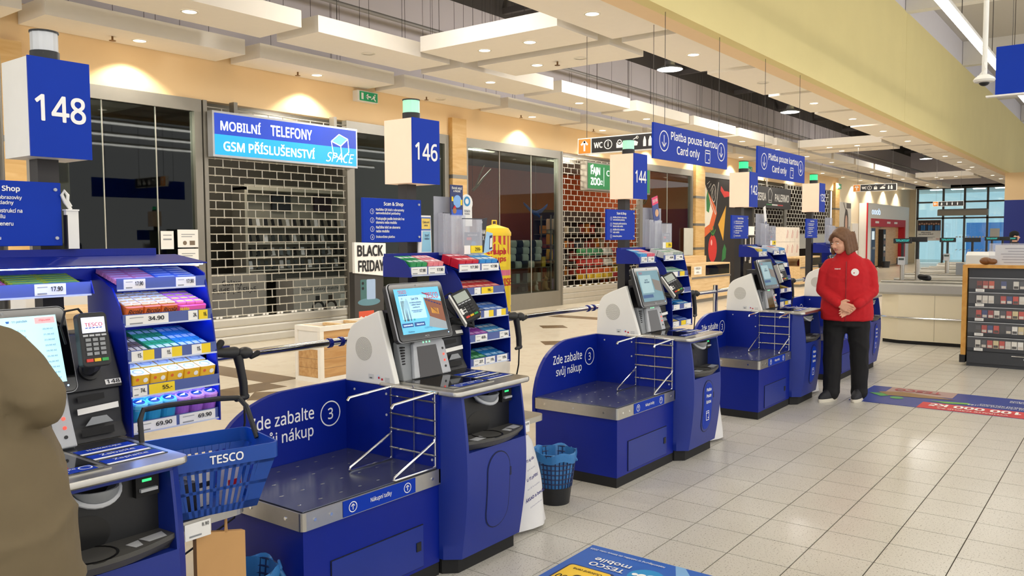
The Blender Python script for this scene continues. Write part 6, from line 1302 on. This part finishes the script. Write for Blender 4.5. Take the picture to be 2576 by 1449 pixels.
d=struct(MB().box(39.1,40.1,YW-.05,YW,0,2.1).build('door_2',OFFW)); MB().tube([(39.95,YW-.06,1.0),(39.95,YW-.1,1.0),(39.8,YW-.1,1.0)],.02).build('door_handle',STEEL,d); box('door_sign',INK,d,39.4,39.5,YW-.055,YW-.05,1.6,1.75)
t=thing('portrait_poster','tall grey photo poster of a long-haired person against a skyline','poster',(36.98,YW-.08,.0)); box('sheet',mat('poster_sky','#c9c5bc',.6),t,0,1.75,0,.05,.35,3.0)
decal(t,[rectp(.0+.2*k,.18+.2*k,.36,.9+.35*((k*5)%4)) for k in range(8)],(0,0,0),'-y',colmat('#8a857d'),lift=.001); decal(t,[[(.6,.36),(1.35,.36),(1.25,1.6),(1.0,1.75),(.75,1.6)]],(0,0,0),'-y',colmat('#6a625a'),lift=.002); decal(t,[circ(1.0,2.1,.32,20,.62)],(0,0,0),'-y',colmat('#40342e'),lift=.003); decal(t,[circ(1.0,2.05,.19,18,.4)],(0,0,0),'-y',colmat('#c8a088'),lift=.004); decal(t,[linepoly((.55,2.98),(.95,2.6),.08),rectp(1.0,1.7,2.75,2.98)],(0,0,0),'-y',colmat('#5a544e'),lift=.0025)
# ================================================================== PEOPLE
SKIN=mat('skin','#d9a488',.5,var=.05,scale=20); HAIR=mat('hair_brown','#6b4a30',.55,var=.35,scale=40); EYEW=mat('eye_white','#eae6e0',.3); EYEB=mat('eye_dark','#2a1c14',.2); LIP=mat('lip','#b0605a',.5)
def rings(b,L,n=20,cx=0,cy=0):
    """stack of elliptical sections (z, half width, half depth[, x, y])"""
    b.loft([[((r[3] if len(r)>3 else cx)+r[1]*math.cos(2*math.pi*k/n),(r[4] if len(r)>4 else cy)+r[2]*math.sin(2*math.pi*k/n),r[0]) for k in range(n)] for r in L]); return b
def face(par,c,R,scale=1.):
    """eyes and mouth on a head centred c, looking to local -y of R"""
    def P(x,y,z): return tuple(Vector(c)+R@Vector((x*scale,y*scale,z*scale)))
    for s in (-1,1):
        MB().ell(P(s*.030,-.080,.004),(.009*scale,.007*scale,.0045*scale),10,6).build('eye',EYEW,par,True); MB().ell(P(s*.030,-.0872,.004),(.0036*scale,)*3,8,5).build('iris',EYEB,par,True)
        MB().tube([P(s*.016,-.090,.022),P(s*.032,-.090,.027),P(s*.046,-.082,.020)],.0035*scale,5).build('eyebrow',HAIR,par,True)
    MB().tube([P(-.022,-.083,-.056),P(-.01,-.092,-.054),P(.01,-.092,-.054),P(.022,-.083,-.056)],[.003,.0055,.0055,.003],6).build('mouth',LIP,par,True)
def headvol(b,c,R,s=1.):
    def P(x,y,z): return tuple(Vector(c)+R@Vector((x*s,y*s,z*s)))
    def E(p,r): b.ell(P(*p),tuple(q*s for q in r))
    E((0,.01,.03),(.077,.095,.088)); E((0,-.018,-.03),(.064,.072,.078)); E((0,-.045,-.075),(.038,.04,.032))
    b.cap(P(0,-.085,.0),P(0,-.105,-.024),.008*s,.012*s,8); E((0,-.092,-.03),(.015,.013,.009))
    for q in (-1,1): E((q*.078,.012,-.005),(.012,.022,.03)); E((q*.034,-.06,-.028),(.024,.022,.02))
    return P
# ---- staff member in red fleece
wx,wy,wr=7.99,2.15,math.radians(-74.6)
t=thing('person','person in a red fleece and black trousers standing with hands clasped','person',(wx,wy,0),rz=wr)
Rh=Matrix.Rotation(math.radians(-38),3,'Z')@Matrix.Rotation(math.radians(16),3,'X')
hc=(-.065,-.06,1.485)
b=MB(); P=headvol(b,hc,Rh)
b.cap((-.02,0,1.30),(-.055,-.03,1.43),.055,.05); rings(b,[(.80,.17,.12),(1.0,.17,.13),(1.2,.15,.10),(1.30,.09,.07)])
def hand(b,w,d,n,fl,curl,tside,s=1.):
    """palm from wrist w along d, palm normal n; four unequal bent fingers and a thumb"""
    w=Vector(w); d=Vector(d).normalized(); n=Vector(n).normalized(); sd=d.cross(n).normalized()
    for k in range(5): b.cap(tuple(w+d*.01+sd*(k-2)*.008),tuple(w+d*.075*s+sd*(k-2)*.016),.014,.0125,8)
    for k,L in enumerate(fl):
        p0=w+d*.075*s+sd*(k-1.5)*.0205; dd=d; r=.0085
        for q in range(3):
            dd=(dd-n*curl[q]).normalized(); p1=p0+dd*L*(.42,.32,.26)[q]; b.cap(tuple(p0),tuple(p1),r,r*.92,8); p0=p1; r*=.92
    t0=w+d*.02+sd*tside*.03; t1=t0+(d*.6+sd*tside*.8)*.035; t2=t1+(d*.95+sd*tside*.15)*.032; b.cap(tuple(t0),tuple(t1),.013,.011,8); b.cap(tuple(t1),tuple(t2),.0105,.009,8)
    return b
for s in (-1,1):
    b.cap((s*.145,0,1.25),(s*.205,-.025,1.04),.045,.038)
b.cap((-.205,-.025,1.04),(-.065,-.215,.915),.04,.027); b.cap((.205,-.025,1.04),(.075,-.20,.905),.04,.027)
hand(b,(-.072,-.222,.918),(.88,-.12,-.38),(-.1,-.95,.0),(.062,.068,.064,.05),(-.1,-.35,-.4),-1)
hand(b,(.062,-.212,.895),(-.80,.0,-.48),(0,-1,0),(.07,.076,.072,.058),(-.05,-.3,-.3),1)
for s,yo in ((-1,-.06),(1,.05)): b.cap((s*.09,0,.82),(s*.115,yo*.6,.45),.08,.055); b.cap((s*.115,yo*.6,.45),(s*.118,yo,.07),.055,.038)
body=evalmesh(b,'body',SKIN,.0055,2,t); face(t,hc,Rh)
# hair: bob to the collar, parted open to the face
h=MB()
def PH(x,y,z): return tuple(Vector(hc)+Rh@Vector((x,y,z)))
h.ell(PH(0,.028,.045),(.09,.10,.085)); h.ell(PH(0,.06,-.03),(.085,.065,.10))
for s in (-1,1):
    for k in range(4): h.cap(PH(s*(.07+.006*k),-.02+.03*k,.05),PH(s*(.082+.004*k),-.025+.035*k,-.105+.004*k),.026,.02,8)
    h.cap(PH(s*.01,-.06,.085),PH(s*.072,-.045,.03),.022,.02,8)
evalmesh(h,'hair',HAIR,.008,2,t)
RF=mat('red_fleece','#b80a18',.85,var=.1,scale=30,bump=.15)
j=MB(); rings(j,[(.752,.222,.172),(.765,.228,.178),(.85,.232,.185),(.95,.225,.185),(1.05,.218,.185),(1.15,.212,.178),(1.23,.20,.16),(1.285,.175,.135),(1.335,.12,.10),(1.37,.085,.085,-.012,-.01),(1.40,.078,.08,-.02,-.015)],28)
for s in (-1,1):
    j.cap((s*.15,0,1.262),(s*.185,-.005,1.19),.068,.072); j.cap((s*.185,-.005,1.19),(s*.212,-.03,1.035),.071,.062)
j.cap((-.212,-.03,1.035),(-.09,-.195,.93),.062,.046); j.cap((.212,-.03,1.035),(.10,-.18,.925),.062,.046)
j.cap((-.20,-.03,1.10),(-.14,-.1,1.0),.03,.02)
jk=evalmesh(j,'fleece_jacket',RF,.010,3,t); wrinkle(jk,.0045,(9,9,14))
def surf(x,z,off=.003):
    """front of the torso at local x,z"""
    prof=[(.752,.222,.172),(.95,.225,.185),(1.15,.212,.178),(1.23,.205,.16),(1.29,.185,.135),(1.335,.13,.10)]
    for a,c in zip(prof,prof[1:]):
        if a[0]<=z<=c[0]: k=(z-a[0])/(c[0]-a[0]); hw=a[1]+(c[1]-a[1])*k; hd=a[2]+(c[2]-a[2])*k; return (x,-hd*math.sqrt(max(0,1-(x/hw)**2))-off,z)
    return (x,-.18,z)
MB().tube([surf(-.012,z,.004) for z in [.76+.045*k for k in range(13)]],.004,5).build('zip',mat('zip_red','#8a0c14',.5),jk,True)
c=Vector(surf(.062,1.205,.008)); MB().lathe([(0,-.004),(.032,-.004),(.034,.002),(.0,.006)],tuple(c),n=20,axis='y').build('round_badge',PAPER,jk); decal(jk,[circ(-.008,-.006,.006,8)],c+Vector((0,-.005,0)),'-y',RED)
text('interní',jk,Vector(surf(-.085,1.235,.007))+Vector((0,-.004,0)),.05,.014,'-y',PAPER,bold=.03); decal(jk,[[(-.02,.006),(.0,.0),(.022,-.012),(.006,-.004),(-.01,-.002)]],(.245,-.055,1.245),(Vector((.75,.6,-.2)).normalized(),Vector((.2,0,.97)).normalized()),PAPER,lift=.025)
for a_,b_ in (((-.10,-.185,.937),(-.082,-.205,.924)),((.11,-.172,.932),(.09,-.192,.917))): evalmesh(MB().cap(a_,b_,.047,.046),'cuff',RF,.008,1,t)
TRS=mat('black_trousers','#0e0e11',.85,var=.2,scale=25,bump=.1)
g=MB(); rings(g,[(.70,.185,.145),(.78,.20,.155),(.82,.19,.15)],24)
for s,yo in ((-1,-.06),(1,.05)): g.cap((s*.098,0,.74),(s*.118,yo*.6,.44),.108,.084); g.cap((s*.118,yo*.6,.44),(s*.12,yo,.10),.084,.074); g.cap((s*.12,yo,.10),(s*.12,yo-.01,.075),.076,.076)
wrinkle(evalmesh(g,'trousers',TRS,.012,3,t),.006,(9,9,7))
for (x,y,a) in ((-.12,-.06,-32),(.118,.05,-14)):
    M=Matrix.Translation((x,y,0))@Matrix.Rotation(math.radians(a),4,'Z')
    s_=MB(); s_.loft([[(p*k1+0,q*k2-.055+o,z) for p,q in circ(0,0,1,22)] for k1,k2,o,z in ((.043,.135,0,.028),(.045,.138,0,.045),(.041,.12,.008,.07),(.034,.08,.035,.095),(.033,.055,.05,.12))]); s_.xf(M)
    sh=s_.build('trainer',mat('trainer_black','#1c1c22',.7,var=.6,scale=60),t,True)
    so=MB().loft([[(p*k1,q*k2-.055,z) for p,q in circ(0,0,1,22)] for k1,k2,z in ((.044,.136,.0),(.048,.142,.012),(.046,.139,.03))]); so.xf(M); so.build('sole',mat('sole_white','#dcd6c6',.6),sh,True)
    MB().tube([tuple(M@Vector((sx*.018,-.075-.02*k,.083-.006*k))) for k in range(3) for sx in ((-1,1) if k%2 else (1,-1))],.003,4).build('lace',mat('lace_pink','#c89a90',.7),sh)
# ---- shopper in the olive jumper, cut by the frame
t=thing('person','person in an olive jumper using the self-checkout with one arm bent','person',(.56,1.72,0))
OLV=mat('olive_jersey','#6b5e45',.85,var=.14,scale=7,bump=.5)
b=MB(); Rm=Matrix.Rotation(math.radians(150),3,'Z'); hc2=(-.04,.04,1.60)
headvol(b,hc2,Rm,1.08); b.cap((0,0,1.36),(-.03,.03,1.52),.06,.055)
rings(b,[(.85,.16,.13),(1.1,.15,.12),(1.27,.13,.10),(1.37,.08,.07)])
for s in (-1,1): b.cap((s*.07,s*-.06,.86),(s*.09,s*-.08,.48),.085,.06); b.cap((s*.09,s*-.08,.48),(s*.09,s*-.08,.08),.058,.04)
for s in (-1,1):
    b.cap((s*.09,s*-.08,.04),(s*.09+.06,s*-.08+.15,.03),.04,.035)
S1=(.07,-.04,1.315); E1=(.10,-.14,1.248); H1=(.30,.50,1.18)
b.cap(S1,E1,.05,.045); b.cap(E1,(.22,.25,1.19),.042,.035); b.cap((.22,.25,1.19),H1,.035,.027)
hand(b,H1,(.3,.9,.15),(0,-.1,1),(.07,.078,.072,.058),(.1,.2,.2),-1)
b.cap((-.16,.08,1.38),(-.22,.2,1.15),.05,.045); b.cap((-.22,.2,1.15),(.0,.46,1.12),.042,.028); hand(b,(.0,.46,1.12),(.5,.8,0),(0,0,1),(.07,.078,.072,.058),(.1,.2,.2),1)
evalmesh(b,'body',SKIN,.008,2,t); face(t,hc2,Rm,1.08)
h=MB(); q=Vector(hc2); h.ell(tuple(q+Rm@Vector((0,.03,.05))),(.095,.095,.085)); h.ell(tuple(q+Rm@Vector((0,.065,-.01))),(.08,.06,.07)); evalmesh(h,'hair',HAIR,.01,2,t)
# jumper: wide pear-shaped torso, right sleeve folded at the elbow
vr=Vector((.605,-.796,0)); vd=Vector((.796,.605,0))
def trings(b,L,n=30):
    R_=[]
    for z,hw,hd,off in L:
        R_.append([tuple(vr*(off+hw*math.cos(2*math.pi*k/n))+vd*(hd*math.sin(2*math.pi*k/n))+Vector((0,0,z))) for k in range(n)])
    b.loft(R_)
j=MB(); trings(j,[(.62,.20,.19,-.003),(.66,.21,.20,-.003),(.80,.218,.205,-.003),(.92,.216,.202,-.003),(1.0,.212,.197,-.004),(1.08,.203,.187,-.006),(1.14,.19,.175,-.012),(1.20,.172,.16,-.02),(1.27,.158,.145,-.028),(1.33,.138,.125,-.035),(1.38,.10,.095,-.04),(1.42,.07,.07,-.04)])
j.cap(S1,tuple(Vector(S1)*.45+Vector(E1)*.55),.062,.06); j.cap(tuple(Vector(S1)*.5+Vector(E1)*.5),E1,.06,.05); j.cap(E1,(.22,.25,1.19),.05,.042); j.cap((.22,.25,1.19),(.27,.42,1.185),.044,.036)
j.cap((-.15,.06,1.37),(-.22,.2,1.15),.07,.06); j.cap((-.22,.2,1.15),(-.04,.42,1.12),.058,.042)
j.cap((.02,-.01,1.335),S1,.062,.062)
for k in range(5):   # cloth folds at the elbow and the back
    a=.25+.15*k; p=Vector(S1)*(1-a)+Vector(E1)*a; j.cap(tuple(p+Vector((.02,.03,-.05))),tuple(p+Vector((-.03,-.02,-.055))),.012,.009,8)
jo=evalmesh(j,'jumper',OLV,.008,3,t); wrinkle(jo,.009,(7,7,10))
g=MB(); 
for s in (-1,1): g.cap((s*.075,s*-.065,.70),(s*.092,s*-.08,.45),.12,.085); g.cap((s*.092,s*-.08,.45),(s*.09,s*-.08,.07),.082,.065)
evalmesh(g,'trousers',mat('navy_trousers','#20232c',.85),.014,2,t)
for s in (-1,1):
    so=MB().loft([[(s*.09+.03+p*.05+q*.045,s*-.08+.06+q*.13-p*.015,z) for p,q in circ(0,0,k,18)] for k,z in ((1,0),(1.02,.03),(.9,.06),(.6,.09))]); so.build('shoe',mat('shoe_dark','#1a1918',.6),t,True)
# ---- person in beanie far behind the tills
t=thing('person','person in a dark jacket and black beanie by the far tills','person',(22.6,2.33,0))
R3=Matrix.Rotation(math.radians(15),3,'Z'); hc3=(0,0,1.50); b=MB(); headvol(b,hc3,R3@Matrix.Rotation(math.radians(0),3,'Z')); b.cap((0,0,1.32),(0,0,1.42),.055,.05); rings(b,[(.85,.15,.11),(1.2,.15,.1),(1.3,.1,.08)])
for s in (-1,1): b.cap((s*.09,0,.86),(s*.1,0,.06),.08,.04); b.cap((s*.18,0,1.26),(s*.22,-.02,.98),.045,.04); b.cap((s*.22,-.02,.98),(s*.15,-.24,.95),.038,.026); hand(b,(s*.15,-.25,.95),(-s*.2,-.9,-.1),(0,-.1,1),(.07,.076,.072,.056),(.1,.2,.2),-s)
evalmesh(b,'body',SKIN,.009,2,t); face(t,hc3,R3)
j=MB(); rings(j,[(.74,.20,.15),(.95,.21,.16),(1.2,.205,.145),(1.3,.16,.11),(1.38,.08,.08)])
for s in (-1,1): j.cap((s*.17,0,1.25),(s*.23,-.02,.98),.075,.06); j.cap((s*.23,-.02,.98),(s*.155,-.22,.95),.058,.045)
evalmesh(j,'jacket',mat('jacket_dark','#1d1c1e',.8),.014,2,t); h=MB().ell((0,.01,1.555),(.09,.105,.085)).ell((0,.03,1.52),(.088,.09,.05)); evalmesh(h,'beanie',mat('beanie_black','#121216',.9),.012,1,t)
g=MB()
for s in (-1,1): g.cap((s*.095,0,.80),(s*.1,0,.08),.105,.07)
evalmesh(g,'trousers',TRS,.014,2,t)
for s in (-1,1): MB().loft([[(s*.1+p*.045,q*.13-.05,z) for p,q in circ(0,0,k,16)] for k,z in ((1,0),(1.02,.03),(.9,.06),(.6,.09))]).build('shoe',mat('shoe_dark','#1a1918',.6),t,True)
